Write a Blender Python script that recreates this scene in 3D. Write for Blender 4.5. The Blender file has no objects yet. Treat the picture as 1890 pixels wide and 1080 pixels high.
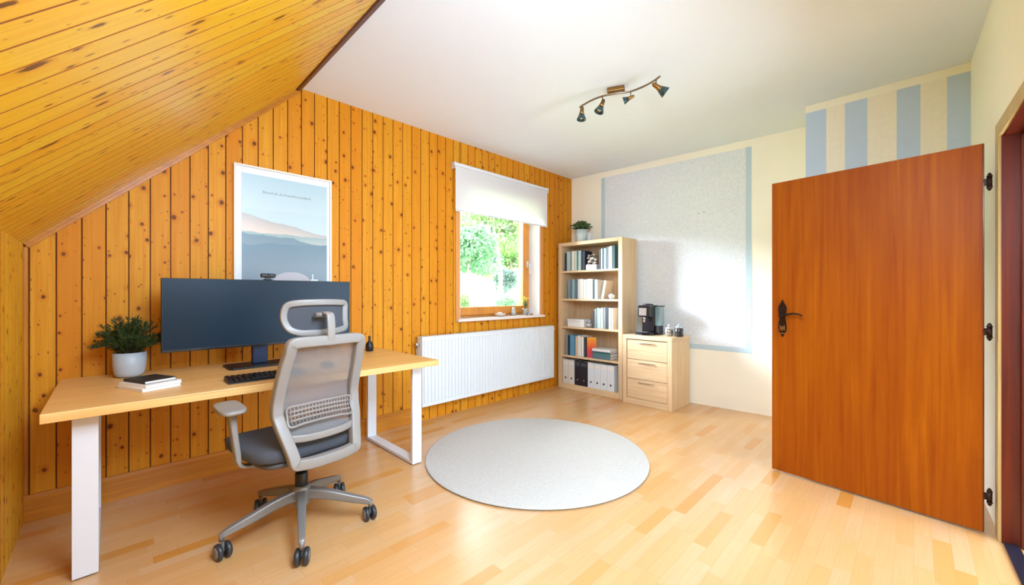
import bpy, bmesh, math, random
from mathutils import Vector, Matrix
random.seed(7)
PI = math.pi
S = bpy.context.scene
C = S.collection

# ------------------------------------------------------------------ camera, sky, sun, big lights, exposure
cam = bpy.data.cameras.new('camera')
cam.sensor_width = 36.0
cam.lens = 36.0 * 742.0 / 1890.0
cam.shift_y = 3.0 / 1890.0
cam.clip_start = 0.02
co = bpy.data.objects.new('camera', cam)
co.location = (0, 0, 1.22)
co.rotation_euler = (PI / 2, 0, -PI / 4)
C.objects.link(co)
S.camera = co

w = bpy.data.worlds.new('sky')
S.world = w
w.use_nodes = True
w.node_tree.nodes['Background'].inputs[0].default_value = (0.86, 0.94, 1.0, 1)
w.node_tree.nodes['Background'].inputs[1].default_value = 8.5

def lamp(name, kind, energy, color, loc, rot=None, aim=None, **kw):
    l = bpy.data.lights.new(name, kind)
    l.energy = energy
    l.color = color
    for k, v in kw.items():
        setattr(l, k, v)
    o = bpy.data.objects.new(name, l)
    o.location = loc
    if aim is not None:
        o.rotation_euler = Vector(aim).to_track_quat('-Z', 'Y').to_euler()
    C.objects.link(o)
    return o
# soft bright sky low over the valley, coming in through the window
lamp('sun', 'SUN', 8.5, (0.74, 0.86, 1.0), (3, 9, 5), aim=(0.46, -0.60, -0.13), angle=math.radians(34))
# added fill lights: one under the slope over the camera, one in the hall
lamp('roof_fill', 'AREA', 60, (0.56, 0.76, 1.0), (0.58, 0.36, 2.20), aim=(0.22, 0.62, -0.66), shape='RECTANGLE', size=1.0, size_y=1.2)
lamp('hall_fill', 'AREA', 50, (0.60, 0.79, 1.0), (2.75, -1.85, 1.15), aim=(-0.2, 1, 0.0), shape='RECTANGLE', size=1.3, size_y=1.9)
po = lamp('window_portal', 'AREA', 1, (1, 1, 1), (3.215, 3.64, 1.65), aim=(0, -1, 0), shape='RECTANGLE', size=1.3, size_y=1.5)
po.data.cycles.is_portal = True

S.view_settings.view_transform = 'Standard'
S.view_settings.look = 'None'
S.view_settings.exposure = 1.62
S.view_settings.gamma = 1.0
S.view_settings.use_curve_mapping = False
S.cycles.use_denoising = True
S.cycles.max_bounces = 10
S.cycles.diffuse_bounces = 6
S.cycles.glossy_bounces = 4
S.cycles.transparent_max_bounces = 12
S.cycles.sample_clamp_indirect = 8.0

# ------------------------------------------------------------------ materials
class NT:
    def __init__(s, name):
        s.m = bpy.data.materials.new(name)
        s.m.use_nodes = True
        s.t = s.m.node_tree
        s.b = s.t.nodes['Principled BSDF']
        s.out = s.t.nodes['Material Output']
    def n(s, kind, **kw):
        x = s.t.nodes.new(kind)
        for k, v in kw.items():
            setattr(x, k, v)
        return x
    def set(s, sock, v):
        if hasattr(v, 'is_linked') or isinstance(v, bpy.types.NodeSocket):
            s.t.links.new(v, sock)
        else:
            sock.default_value = v
    def math(s, op, a, b=0.0, c=0.0):
        x = s.n('ShaderNodeMath', operation=op)
        s.set(x.inputs[0], a); s.set(x.inputs[1], b); s.set(x.inputs[2], c)
        return x.outputs[0]
    def mix(s, f, a, b, blend='MIX'):
        x = s.n('ShaderNodeMix', data_type='RGBA', blend_type=blend)
        s.set(x.inputs[0], f)
        s.set(x.inputs[6], a if not isinstance(a, tuple) else (*a[:3], 1))
        s.set(x.inputs[7], b if not isinstance(b, tuple) else (*b[:3], 1))
        return x.outputs[2]
    def uv(s, which='UV'):
        t = s.n('ShaderNodeTexCoord')
        sp = s.n('ShaderNodeSeparateXYZ')
        s.t.links.new(t.outputs[which], sp.inputs[0])
        return t.outputs[which], sp.outputs[0], sp.outputs[1], sp.outputs[2]
    def vec(s, x, y, z=0.0):
        v = s.n('ShaderNodeCombineXYZ')
        s.set(v.inputs[0], x); s.set(v.inputs[1], y); s.set(v.inputs[2], z)
        return v.outputs[0]
    def noise(s, v, scale, detail=3, rough=0.55, dist=0.0):
        x = s.n('ShaderNodeTexNoise')
        s.set(x.inputs['Vector'], v)
        x.inputs['Scale'].default_value = scale
        x.inputs['Detail'].default_value = detail
        x.inputs['Roughness'].default_value = rough
        x.inputs['Distortion'].default_value = dist
        return x.outputs[0]
    def white(s, v):
        x = s.n('ShaderNodeTexWhiteNoise', noise_dimensions='2D')
        s.set(x.inputs['Vector'], v)
        return x.outputs['Value']
    def ramp(s, f, stops):
        x = s.n('ShaderNodeValToRGB')
        el = x.color_ramp.elements
        while len(el) < len(stops):
            el.new(0.5)
        for e, (p, c) in zip(el, stops):
            e.position = p
            e.color = (*c[:3], 1) if isinstance(c, tuple) else (c, c, c, 1)
        s.set(x.inputs[0], f)
        return x.outputs[0]
    def bump(s, h, strength=0.2, dist=0.002):
        x = s.n('ShaderNodeBump')
        x.inputs['Strength'].default_value = strength
        x.inputs['Distance'].default_value = dist
        s.set(x.inputs['Height'], h)
        s.t.links.new(x.outputs[0], s.b.inputs['Normal'])
    def fin(s, col=None, rough=0.5, spec=0.5, metal=0.0, coat=0.0, coat_r=0.1):
        if col is not None:
            s.set(s.b.inputs['Base Color'], col if not isinstance(col, tuple) else (*col[:3], 1))
        s.set(s.b.inputs['Roughness'], rough)
        s.b.inputs['Specular IOR Level'].default_value = spec
        s.b.inputs['Metallic'].default_value = metal
        s.b.inputs['Coat Weight'].default_value = coat
        s.b.inputs['Coat Roughness'].default_value = coat_r
        return s.m

def lin(r, g, b):
    f = lambda c: (c / 255 / 12.92) if c / 255 <= 0.04045 else ((c / 255 + 0.055) / 1.055) ** 2.4
    return (f(r), f(g), f(b))

def plain(name, col, rough=0.5, metal=0.0, var=0.06, scale=30, coat=0.0, bump=0.0):
    s = NT(name)
    v, *_ = s.uv('Object')
    n = s.noise(v, scale)
    c = s.mix(n, tuple(x * (1 - var) for x in col), tuple(min(1, x * (1 + var)) for x in col))
    if bump:
        s.bump(s.noise(v, scale * 6), bump, 0.002)
    return s.fin(c, rough, 0.5, metal, coat)

def pine(name, pitch, off, light, dark, knot=(0.10, 0.022, 0.004), rough=0.5, coat=0.0, seed=0.0, big=1.0):
    s = NT(name)
    _, u, v, _ = s.uv()
    q = s.math('DIVIDE', s.math('SUBTRACT', u, off), pitch)
    pid = s.math('FLOOR', q)
    r1 = s.white(s.vec(pid, 3.1 + seed)); r2 = s.white(s.vec(pid, 9.7 + seed))
    vv = s.math('ADD', v, s.math('MULTIPLY', r1, 17.0))
    # knots
    def knots(su, sv, rad, thr, sd):
        vo = s.n('ShaderNodeTexVoronoi', voronoi_dimensions='2D')
        vo.inputs['Scale'].default_value = 1.0
        wob = s.math('MULTIPLY', s.math('SUBTRACT', s.noise(s.vec(s.math('MULTIPLY', u, 70.0), s.math('MULTIPLY', vv, 55.0)), 1.0, 2), 0.5), 0.10)
        s.set(vo.inputs['Vector'], s.vec(s.math('ADD', s.math('ADD', s.math('DIVIDE', u, su), sd), wob), s.math('ADD', s.math('DIVIDE', vv, sv), wob)))
        sp = s.n('ShaderNodeSeparateColor')
        s.t.links.new(vo.outputs['Color'], sp.inputs[0])
        keep = s.math('GREATER_THAN', sp.outputs[0], thr)
        size = s.math('MULTIPLY', s.math('ADD', 0.30, s.math('POWER', sp.outputs[1], 1.6)), rad)
        d = s.math('DIVIDE', vo.outputs['Distance'], size)
        mr = s.n('ShaderNodeMapRange', interpolation_type='SMOOTHSTEP')
        s.set(mr.inputs[0], d); mr.inputs[1].default_value = 0.6; mr.inputs[2].default_value = 1.25
        mr.inputs[3].default_value = 1.0; mr.inputs[4].default_value = 0.0
        mh = s.n('ShaderNodeMapRange', interpolation_type='SMOOTHSTEP')
        s.set(mh.inputs[0], d); mh.inputs[1].default_value = 0.8; mh.inputs[2].default_value = 3.2
        mh.inputs[3].default_value = 1.0; mh.inputs[4].default_value = 0.0
        return s.math('MULTIPLY', mr.outputs[0], keep), s.math('MULTIPLY', mh.outputs[0], keep)
    k1, h1 = knots(0.083, 0.105 * big, 0.125, 0.46, 0.0)
    k2, h2 = knots(0.033, 0.050 * big, 0.120, 0.60, 31.0)
    g1 = s.noise(s.vec(s.math('MULTIPLY', u, 60.0), s.math('MULTIPLY', vv, 1.6), h1), 1.0, 3, 0.6, 0.6)
    g2 = s.noise(s.vec(s.math('MULTIPLY', u, 9.0), s.math('MULTIPLY', vv, 0.9)), 1.0, 2)
    base = s.mix(s.ramp(g1, [(0.30, 0.0), (0.72, 1.0)]), light, dark)
    tone = s.mix(s.math('MULTIPLY', g2, 0.55), base, tuple(x * 0.62 for x in light))
    tone = s.mix(s.math('MULTIPLY', r2, 0.55), tone, tuple(x * y for x, y in zip(dark, (0.95, 0.75, 0.6))))
    tone = s.mix(s.math('MULTIPLY', h1, 0.38), tone, tuple(x * y for x, y in zip(dark, (0.8, 0.5, 0.35))))
    tone = s.mix(s.math('MULTIPLY', k2, 0.75), tone, tuple(x * 2.2 for x in knot))
    tone = s.mix(s.math('MULTIPLY', k1, 0.88), tone, knot)
    s.bump(g1, 0.08, 0.001)
    return s.fin(tone, rough, 0.16, 0, coat, 0.2)

def grain(name, light, dark, rough=0.45, coat=0.0, su=55.0, sv=2.0, band=0.35, bandcol=None, coat_r=0.15):
    s = NT(name)
    _, u, v, _ = s.uv()
    g = s.noise(s.vec(s.math('MULTIPLY', u, su), s.math('MULTIPLY', v, sv)), 1.0, 4, 0.6, 0.5)
    b = s.noise(s.vec(s.math('MULTIPLY', u, su / 9), s.math('MULTIPLY', v, sv * 0.4), 4.0), 1.0, 2, 0.5, 0.8)
    c = s.mix(s.ramp(g, [(0.3, 0.0), (0.7, 1.0)]), light, dark)
    c = s.mix(s.math('MULTIPLY', s.ramp(b, [(0.35, 0.0), (0.68, 1.0)]), band), c, bandcol or tuple(x * 0.6 for x in dark))
    s.bump(g, 0.05, 0.001)
    return s.fin(c, rough, 0.12 if name == 'door_wood' else 0.35, 0, coat, coat_r)

M = {}
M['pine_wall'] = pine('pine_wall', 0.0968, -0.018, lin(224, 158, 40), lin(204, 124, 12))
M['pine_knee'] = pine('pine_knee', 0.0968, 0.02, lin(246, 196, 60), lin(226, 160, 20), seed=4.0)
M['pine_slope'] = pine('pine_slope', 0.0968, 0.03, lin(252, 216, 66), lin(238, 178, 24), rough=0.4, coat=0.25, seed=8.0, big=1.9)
M['shaded_joint_wood'] = grain('shaded_joint_wood', lin(158, 92, 20), lin(128, 66, 12), 0.6)  # groove shade put into the colour, over dark varnish in the joints
M['pine_trim'] = grain('pine_trim', lin(206, 134, 30), lin(178, 104, 14), 0.4, 0.3)
M['pine_casing'] = grain('pine_casing', lin(226, 160, 96), lin(204, 130, 70), 0.4, 0.3)
M['window_wood'] = grain('window_wood', lin(222, 150, 56), lin(196, 116, 36), 0.35, 0.4)
M['dark_trim'] = grain('dark_trim', lin(96, 36, 14), lin(60, 20, 8), 0.4, 0.3)
M['desk_wood'] = grain('desk_wood', lin(234, 190, 122), lin(214, 162, 92), 0.42, 0.1, 60, 1.6, 0.25, lin(190, 132, 72))
M['case_wood'] = grain('case_wood', lin(228, 202, 164), lin(208, 176, 136), 0.5, 0.0, 45, 1.5, 0.25, lin(194, 158, 116))
M['door_wood'] = grain('door_wood', lin(166, 88, 3), lin(138, 62, 1), 0.45, 0.05, 34, 1.1, 0.6, lin(134, 54, 2), 0.3)
M['jamb_wood'] = grain('jamb_wood', lin(110, 38, 8), lin(78, 20, 5), 0.32, 0.25, 60, 1.6, 0.4, lin(60, 14, 8))
M['casing_tan'] = grain('casing_tan', lin(208, 180, 118), lin(190, 158, 98), 0.45, 0.1)
M['plaster'] = plain('plaster', lin(238, 238, 236), 0.9, 0, 0.02, 8, 0, 0.25)
M['ceiling'] = plain('ceiling_paint', lin(230, 237, 245), 0.95, 0, 0.015, 6, 0, 0.35)
M['cream'] = plain('cream_wall', lin(250, 246, 230), 0.9, 0, 0.02, 7, 0, 0.3)
M['blue_stripe'] = plain('blue_stripe', lin(194, 214, 240), 0.9, 0, 0.03, 9, 0, 0.3)
M['blue_border'] = plain('blue_border', lin(190, 212, 222), 0.85, 0, 0.02, 9)
M['white_metal'] = plain('white_metal', lin(212, 210, 212), 0.35, 0, 0.02)
M['radiator_white'] = plain('radiator_white', lin(214, 216, 218), 0.4, 0, 0.015)
M['chrome'] = plain('chrome', lin(200, 198, 196), 0.25, 1.0, 0.04)
M['nickel'] = plain('brushed_nickel', lin(150, 138, 122), 0.35, 1.0, 0.08)
M['brass'] = plain('brass', lin(150, 112, 64), 0.4, 1.0, 0.08)
M['dark_glass'] = plain('dark_glass', lin(60, 78, 80), 0.15, 0.4, 0.1)
M['iron'] = plain('dark_bronze', lin(50, 34, 28), 0.4, 0.8, 0.2, 60)
M['black'] = plain('black_plastic', lin(22, 23, 26), 0.42, 0, 0.1)
M['black_gloss'] = plain('black_gloss', lin(14, 17, 26), 0.18, 0, 0.1, 10, 0.4)
M['screen'] = plain('screen_glass', lin(12, 34, 50), 0.32, 0, 0.15, 3)
M['screen'].node_tree.nodes['Principled BSDF'].inputs['Specular IOR Level'].default_value = 0.22
M['navy_metal'] = plain('navy_metal', lin(20, 36, 66), 0.35, 0.3, 0.1)
M['chair_frame'] = plain('chair_frame', lin(136, 130, 124), 0.42, 0, 0.03)
M['chair_base'] = plain('chair_base', lin(128, 124, 120), 0.35, 0.3, 0.03)
M['wheel'] = plain('wheel', lin(44, 46, 50), 0.4, 0, 0.1)
M['wheel_cap'] = plain('wheel_cap', lin(110, 106, 102), 0.4, 0, 0.1)
M['seat_fabric'] = plain('seat_fabric', lin(72, 74, 80), 0.95, 0, 0.15, 300, 0, 0.5)
M['pot'] = plain('pot_glaze', lin(168, 174, 178), 0.45, 0, 0.03, 12)
M['pot_small'] = plain('pot_small', lin(200, 212, 212), 0.5, 0, 0.05, 20)
M['soil'] = plain('soil', lin(44, 30, 20), 1.0, 0, 0.3, 80)
M['stem'] = plain('stem', lin(74, 66, 34), 0.8, 0, 0.2)
M['paper'] = plain('paper', lin(226, 222, 214), 0.85, 0, 0.04, 60)
M['white_cover'] = plain('white_cover', lin(226, 224, 222), 0.6, 0, 0.03)
M['black_cover'] = plain('black_cover', lin(28, 26, 28), 0.5, 0, 0.1)
M['silver'] = plain('silver', lin(190, 192, 194), 0.25, 0.9, 0.05)
M['yellow_petal'] = plain('yellow_petal', lin(226, 200, 80), 0.7, 0, 0.2, 60)
M['beige_plaster'] = plain('beige_ceramic', lin(210, 190, 170), 0.7, 0, 0.08)
M['threshold'] = plain('threshold_metal', lin(40, 40, 56), 0.35, 0.5, 0.1)
M['bark'] = plain('bark', lin(120, 104, 92), 0.95, 0, 0.3, 12)
M['shade_white'] = plain('outer_wall', lin(220, 220, 216), 0.9)

def leafmat(name, a, b, trans=0.25):
    s = NT(name)
    v, *_ = s.uv('Object')
    n = s.noise(v, 40)
    c = s.mix(s.ramp(n, [(0.35, 0.0), (0.65, 1.0)]), a, b)
    m = s.fin(c, 0.55)
    t = s.n('ShaderNodeBsdfTranslucent'); s.set(t.inputs[0], c)
    mx = s.n('ShaderNodeMixShader'); mx.inputs[0].default_value = trans
    s.t.links.new(s.b.outputs[0], mx.inputs[1]); s.t.links.new(t.outputs[0], mx.inputs[2])
    s.t.links.new(mx.outputs[0], s.out.inputs[0])
    return m
M['fern_leaf'] = leafmat('fern_leaf', lin(34, 56, 18), lin(70, 88, 34))
M['box_leaf'] = leafmat('box_leaf', lin(60, 92, 52), lin(120, 146, 88))
M['tree_leaf'] = leafmat('tree_leaf', lin(70, 112, 52), lin(120, 150, 84), 0.4)
M['bush_leaf'] = leafmat('bush_leaf', lin(70, 120, 80), lin(108, 152, 104), 0.4)
M['bluegreen_leaf'] = leafmat('spruce_leaf', lin(52, 84, 78), lin(84, 112, 96), 0.3)  # dark blue-green foliage

def m_grass():
    s = NT('meadow')
    v, *_ = s.uv('Object')
    c = s.mix(s.ramp(s.noise(v, 0.8, 5), [(0.35, 0.0), (0.65, 1.0)]), lin(92, 128, 66), lin(150, 156, 112))
    c = s.mix(s.ramp(s.noise(v, 14, 3), [(0.4, 0.0), (0.6, 0.5)]), c, lin(110, 150, 90))
    return s.fin(c, 0.95)
M['grass'] = m_grass()

def m_trans(name, col, alpha, rough=0.8, transl=0.0):
    s = NT(name)
    v, *_ = s.uv('Object')
    n = s.noise(v, 400, 1)
    c = s.mix(n, tuple(x * 0.9 for x in col), tuple(min(1, x * 1.1) for x in col))
    s.fin(c, rough)
    last = s.b.outputs[0]
    if transl:
        t = s.n('ShaderNodeBsdfTranslucent'); s.set(t.inputs[0], c)
        mx = s.n('ShaderNodeMixShader'); mx.inputs[0].default_value = transl
        s.t.links.new(last, mx.inputs[1]); s.t.links.new(t.outputs[0], mx.inputs[2]); last = mx.outputs[0]
    if alpha < 1:
        t = s.n('ShaderNodeBsdfTransparent')
        mx = s.n('ShaderNodeMixShader'); mx.inputs[0].default_value = alpha
        s.t.links.new(t.outputs[0], mx.inputs[1]); s.t.links.new(last, mx.inputs[2]); last = mx.outputs[0]
    s.t.links.new(last, s.out.inputs[0])
    return s.m
M['blind'] = m_trans('blind_fabric', lin(250, 250, 250), 1.0, 0.9, 0.55)
M['mesh'] = m_trans('chair_mesh', lin(128, 124, 122), 0.74, 0.9)
M['tank'] = m_trans('water_tank', lin(150, 180, 184), 0.55, 0.1)
M['jar_glass'] = m_trans('jar_glass', lin(190, 198, 198), 0.5, 0.1)

def m_glass():
    s = NT('window_glass')
    t = s.n('ShaderNodeBsdfTransparent')
    g = s.n('ShaderNodeBsdfGlossy'); g.inputs['Roughness'].default_value = 0.02
    fr = s.n('ShaderNodeFresnel'); fr.inputs[0].default_value = 1.35
    mx = s.n('ShaderNodeMixShader')
    s.t.links.new(fr.outputs[0], mx.inputs[0]); s.t.links.new(t.outputs[0], mx.inputs[1]); s.t.links.new(g.outputs[0], mx.inputs[2])
    s.t.links.new(mx.outputs[0], s.out.inputs[0])
    return s.m
M['glass'] = m_glass()

def m_panel():
    s = NT('blue_textured_wallpaper')
    v, *_ = s.uv('Object')
    n = s.noise(v, 45, 5, 0.7)
    c = s.mix(s.ramp(n, [(0.35, 0.0), (0.65, 1.0)]), lin(218, 226, 232), lin(234, 238, 242))
    s.bump(n, 0.6, 0.006)
    return s.fin(c, 0.9)
M['panel'] = m_panel()

def m_floor():
    s = NT('beech_laminate')
    _, u, v, _ = s.uv()
    q = s.math('DIVIDE', u, 0.064)
    sid = s.math('FLOOR', q)
    rs = s.white(s.vec(sid, 1.7))
    L = s.math('ADD', 0.30, s.math('MULTIPLY', s.white(s.vec(sid, 5.5)), 0.14))
    p = s.math('DIVIDE', s.math('ADD', v, s.math('MULTIPLY', rs, 7.0)), L)
    bid = s.math('FLOOR', p)
    rb = s.white(s.vec(s.math('ADD', sid, 0.37), bid))
    rb2 = s.white(s.vec(s.math('ADD', sid, 4.37), bid))
    col = s.ramp(rb, [(0.0, lin(210, 164, 112)), (0.4, lin(206, 157, 100)), (0.7, lin(208, 168, 124)), (0.9, lin(206, 150, 84)), (1.0, lin(202, 136, 58))])
    gv = s.vec(s.math('MULTIPLY', u, 90.0), s.math('MULTIPLY', v, 3.5), s.math('MULTIPLY', rb2, 40.0))
    g = s.noise(gv, 1.0, 4, 0.6, 0.7)
    col = s.mix(s.math('MULTIPLY', s.ramp(g, [(0.35, 0.0), (0.7, 1.0)]), 0.25), col, lin(192, 138, 70))
    fq = s.math('FRACT', q); fp = s.math('FRACT', p)
    e1 = s.math('LESS_THAN', fq, 0.022); e2 = s.math('LESS_THAN', fp, 0.005)
    seam = s.math('MAXIMUM', e1, e2)
    col = s.mix(s.math('MULTIPLY', seam, 0.35), col, lin(150, 100, 58))
    s.b.inputs['Coat IOR'].default_value = 1.8
    return s.fin(col, s.math('ADD', 0.36, s.math('MULTIPLY', g, 0.1)), 0.6, 0, 0.6, 0.24)
M['floor'] = m_floor()

def m_rug():
    s = NT('rug_wool')
    v, *_ = s.uv('Object')
    n = s.noise(v, 160, 3, 0.8)
    n2 = s.noise(v, 30, 2)
    c = s.mix(s.ramp(n, [(0.3, 0.0), (0.7, 1.0)]), lin(176, 172, 166), lin(212, 208, 202))
    c = s.mix(s.math('MULTIPLY', n2, 0.2), c, lin(180, 178, 172))
    s.bump(n, 0.8, 0.004)
    return s.fin(c, 1.0, 0.1)
M['rug'] = m_rug()
M['rug_edge'] = plain('rug_edge', lin(128, 112, 92), 1.0, 0, 0.1, 80)

def m_art():
    # misty layered hills, painted; UV 0..1
    s = NT('art_print')
    _, u, v, _ = s.uv()
    def ridge(base, amp, f, sd, slope=0.0):
        n = s.noise(s.vec(s.math('MULTIPLY', u, f), sd), 1.0, 3, 0.5)
        a = s.math('ADD', base, s.math('MULTIPLY', s.math('SUBTRACT', n, 0.5), amp))
        return s.math('ADD', a, s.math('MULTIPLY', u, slope))
    def below(h, soft=0.004):
        mr = s.n('ShaderNodeMapRange')
        s.set(mr.inputs[0], s.math('SUBTRACT', h, v)); mr.inputs[1].default_value = -soft; mr.inputs[2].default_value = soft
        return mr.outputs[0]
    sky = s.ramp(v, [(0.40, lin(196, 204, 200)), (0.62, lin(188, 202, 202)), (1.0, lin(166, 190, 196))])
    c = s.mix(s.math('MULTIPLY', below(ridge(0.70, 0.03, 3.0, 2.0, 0.02)), 0.35), sky, lin(168, 190, 192))
    def layer(c, h, top, bot, span):
        mr = s.n('ShaderNodeMapRange')
        s.set(mr.inputs[0], s.math('SUBTRACT', h, v)); mr.inputs[1].default_value = 0; mr.inputs[2].default_value = span
        return s.mix(below(h), c, s.mix(mr.outputs[0], top, bot))
    c = layer(c, ridge(0.66, 0.10, 2.2, 11.0, -0.14), lin(170, 166, 160), lin(214, 192, 174), 0.12)
    c = layer(c, ridge(0.50, 0.08, 3.2, 23.0, 0.0), lin(140, 160, 158), lin(176, 178, 168), 0.09)
    c = layer(c, ridge(0.49, 0.13, 2.0, 37.3, -0.06), lin(104, 128, 136), lin(128, 138, 146), 0.15)
    c = layer(c, ridge(0.40, 0.10, 2.6, 51.9, 0.03), lin(98, 122, 134), lin(116, 130, 138), 0.2)
    # pale dome and little white spire near the bottom
    du = s.math('DIVIDE', s.math('SUBTRACT', u, 0.56), 0.22); dv = s.math('DIVIDE', s.math('SUBTRACT', v, 0.08), 0.085)
    dome = s.math('LESS_THAN', s.math('ADD', s.math('MULTIPLY', du, du), s.math('MULTIPLY', dv, dv)), 1.0)
    c = s.mix(s.math('MULTIPLY', dome, 0.85), c, lin(178, 168, 170))
    return s.fin(c, 0.35)
M['art'] = m_art()

# ------------------------------------------------------------------ mesh helpers
def nb():
    return bmesh.new()

def bx(bm, c, sz, bev=0.0, rotz=0.0, rot=None, mi=0, seg=2):
    """box centred at c, size sz"""
    t = bmesh.new()
    bmesh.ops.create_cube(t, size=1.0)
    bmesh.ops.scale(t, vec=sz, verts=t.verts)
    if bev > 0:
        bmesh.ops.bevel(t, geom=t.edges[:], offset=min(bev, min(sz) * 0.45), segments=seg, profile=0.5, affect='EDGES')
    if rotz:
        bmesh.ops.rotate(t, cent=(0, 0, 0), matrix=Matrix.Rotation(rotz, 3, 'Z'), verts=t.verts)
    if rot is not None:
        bmesh.ops.rotate(t, cent=(0, 0, 0), matrix=rot, verts=t.verts)
    bmesh.ops.translate(t, vec=c, verts=t.verts)
    join(bm, t, mi)

def b2(bm, x0, x1, y0, y1, z0, z1, bev=0.0, mi=0):
    bx(bm, ((x0 + x1) / 2, (y0 + y1) / 2, (z0 + z1) / 2), (abs(x1 - x0), abs(y1 - y0), abs(z1 - z0)), bev, mi=mi)

def join(bm, t, mi=0):
    vm = {}
    for v in t.verts:
        vm[v] = bm.verts.new(v.co)
    for f in t.faces:
        try:
            nf = bm.faces.new([vm[v] for v in f.verts])
            nf.material_index = mi
            nf.smooth = f.smooth
        except ValueError:
            pass
    t.free()

def prism(bm, pts, lo, hi, axis='z', mi=0):
    """polygon pts (2D) extruded along axis from lo to hi"""
    def P(p, h):
        return {'z': (p[0], p[1], h), 'y': (p[0], h, p[1]), 'x': (h, p[0], p[1])}[axis]
    a = [bm.verts.new(P(p, lo)) for p in pts]
    b = [bm.verts.new(P(p, hi)) for p in pts]
    n = len(pts)
    for f in ([a[::-1], b] + [[a[i], a[(i + 1) % n], b[(i + 1) % n], b[i]] for i in range(n)]):
        nf = bm.faces.new(f); nf.material_index = mi

def lathe(bm, prof, cx=0, cy=0, n=32, mi=0, smooth=True, cap=True, mat=None):
    """prof: [(r,z)...] revolved round z"""
    t = bmesh.new()
    rings = []
    for r, z in prof:
        rings.append([t.verts.new((cx + r * math.cos(2 * PI * i / n), cy + r * math.sin(2 * PI * i / n), z)) for i in range(n)])
    for a, b in zip(rings, rings[1:]):
        for i in range(n):
            f = t.faces.new([a[i], a[(i + 1) % n], b[(i + 1) % n], b[i]]); f.smooth = smooth
    if cap:
        for rg in (rings[0][::-1], rings[-1]):
            t.faces.new(rg)
    if mat is not None:
        bmesh.ops.transform(t, matrix=mat, verts=t.verts)
    join(bm, t, mi)

def axis_mat(p, d):
    """matrix taking +z onto direction d, origin onto p"""
    q = Vector(d).normalized().to_track_quat('Z', 'Y')
    return Matrix.Translation(p) @ q.to_matrix().to_4x4()

def cyl(bm, p0, p1, r, r1=None, n=20, mi=0):
    p0 = Vector(p0); d = Vector(p1) - p0
    lathe(bm, [(r, 0), (r if r1 is None else r1, d.length)], n=n, mi=mi, mat=axis_mat(p0, d))

def catmull(pts, k=6, closed=False):
    P = [Vector(p) for p in pts]
    n = len(P); out = []
    rng = range(n if closed else n - 1)
    for i in rng:
        if closed:
            p0, p1, p2, p3 = P[(i - 1) % n], P[i], P[(i + 1) % n], P[(i + 2) % n]
        else:
            p0, p1, p2, p3 = P[max(i - 1, 0)], P[i], P[i + 1], P[min(i + 2, n - 1)]
        for j in range(k):
            t = j / k
            out.append(0.5 * ((2 * p1) + (p2 - p0) * t + (2 * p0 - 5 * p1 + 4 * p2 - p3) * t * t + (3 * p1 - p0 - 3 * p2 + p3) * t ** 3))
    if not closed:
        out.append(P[-1])
    return out

def sweep(bm, pts, prof, ref=(0, 0, 1), closed=False, mi=0, smooth=True, scale=None):
    """prof: 2D list (a along ref-ish normal, b sideways); scale(i/n) -> (sa, sb)"""
    pts = [Vector(p) for p in pts]
    n = len(pts); rings = []
    for i, p in enumerate(pts):
        if closed:
            t = pts[(i + 1) % n] - pts[i - 1]
        else:
            t = pts[min(i + 1, n - 1)] - pts[max(i - 1, 0)]
        t.normalize()
        rf = Vector(ref(i / max(1, n - 1), p) if callable(ref) else ref)
        a = (rf - t * rf.dot(t))
        if a.length < 1e-6:
            a = t.orthogonal()
        a.normalize(); b = t.cross(a)
        sa, sb = scale(i / max(1, n - 1)) if scale else (1, 1)
        rings.append([bm.verts.new(p + a * x * sa + b * y * sb) for x, y in prof])
    m = len(prof)
    for i in range(n if closed else n - 1):
        A, B = rings[i], rings[(i + 1) % n]
        for j in range(m):
            f = bm.faces.new([A[j], A[(j + 1) % m], B[(j + 1) % m], B[j]]); f.smooth = smooth; f.material_index = mi
    if not closed:
        for r in (rings[0][::-1], rings[-1]):
            f = bm.faces.new(r); f.material_index = mi

def circ(r, n=10):
    return [(r * math.cos(2 * PI * i / n), r * math.sin(2 * PI * i / n)) for i in range(n)]

def rrect(a, b, r=None, k=3):
    """rounded rectangle profile of half sizes a, b"""
    r = min(a, b) * 0.5 if r is None else min(r, a, b)
    out = []
    for cx, cy, s in ((a - r, b - r, 0), (-a + r, b - r, PI / 2), (-a + r, -b + r, PI), (a - r, -b + r, 1.5 * PI)):
        for i in range(k + 1):
            t = s + (PI / 2) * i / k
            out.append((cx + r * math.cos(t), cy + r * math.sin(t)))
    return out

def superell(bm, c, a, b, h, e1=0.35, e2=0.35, n=40, m=20, warp=None, mi=0):
    f = lambda w_, e: math.copysign(abs(w_) ** e, w_)
    rows = []
    for j in range(m + 1):
        ph = -PI / 2 + PI * j / m
        row = []
        for i in range(n):
            th = 2 * PI * i / n
            p = Vector((a * f(math.cos(ph), e1) * f(math.cos(th), e2), b * f(math.cos(ph), e1) * f(math.sin(th), e2), h * f(math.sin(ph), e1)))
            if warp:
                p = warp(p)
            row.append(bm.verts.new(p + Vector(c)))
        rows.append(row)
    for A, B in zip(rows, rows[1:]):
        for i in range(n):
            fc = bm.faces.new([A[i], A[(i + 1) % n], B[(i + 1) % n], B[i]]); fc.smooth = True; fc.material_index = mi
    bmesh.ops.remove_doubles(bm, verts=[v for r in (rows[0], rows[-1]) for v in r], dist=1e-5)

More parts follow.
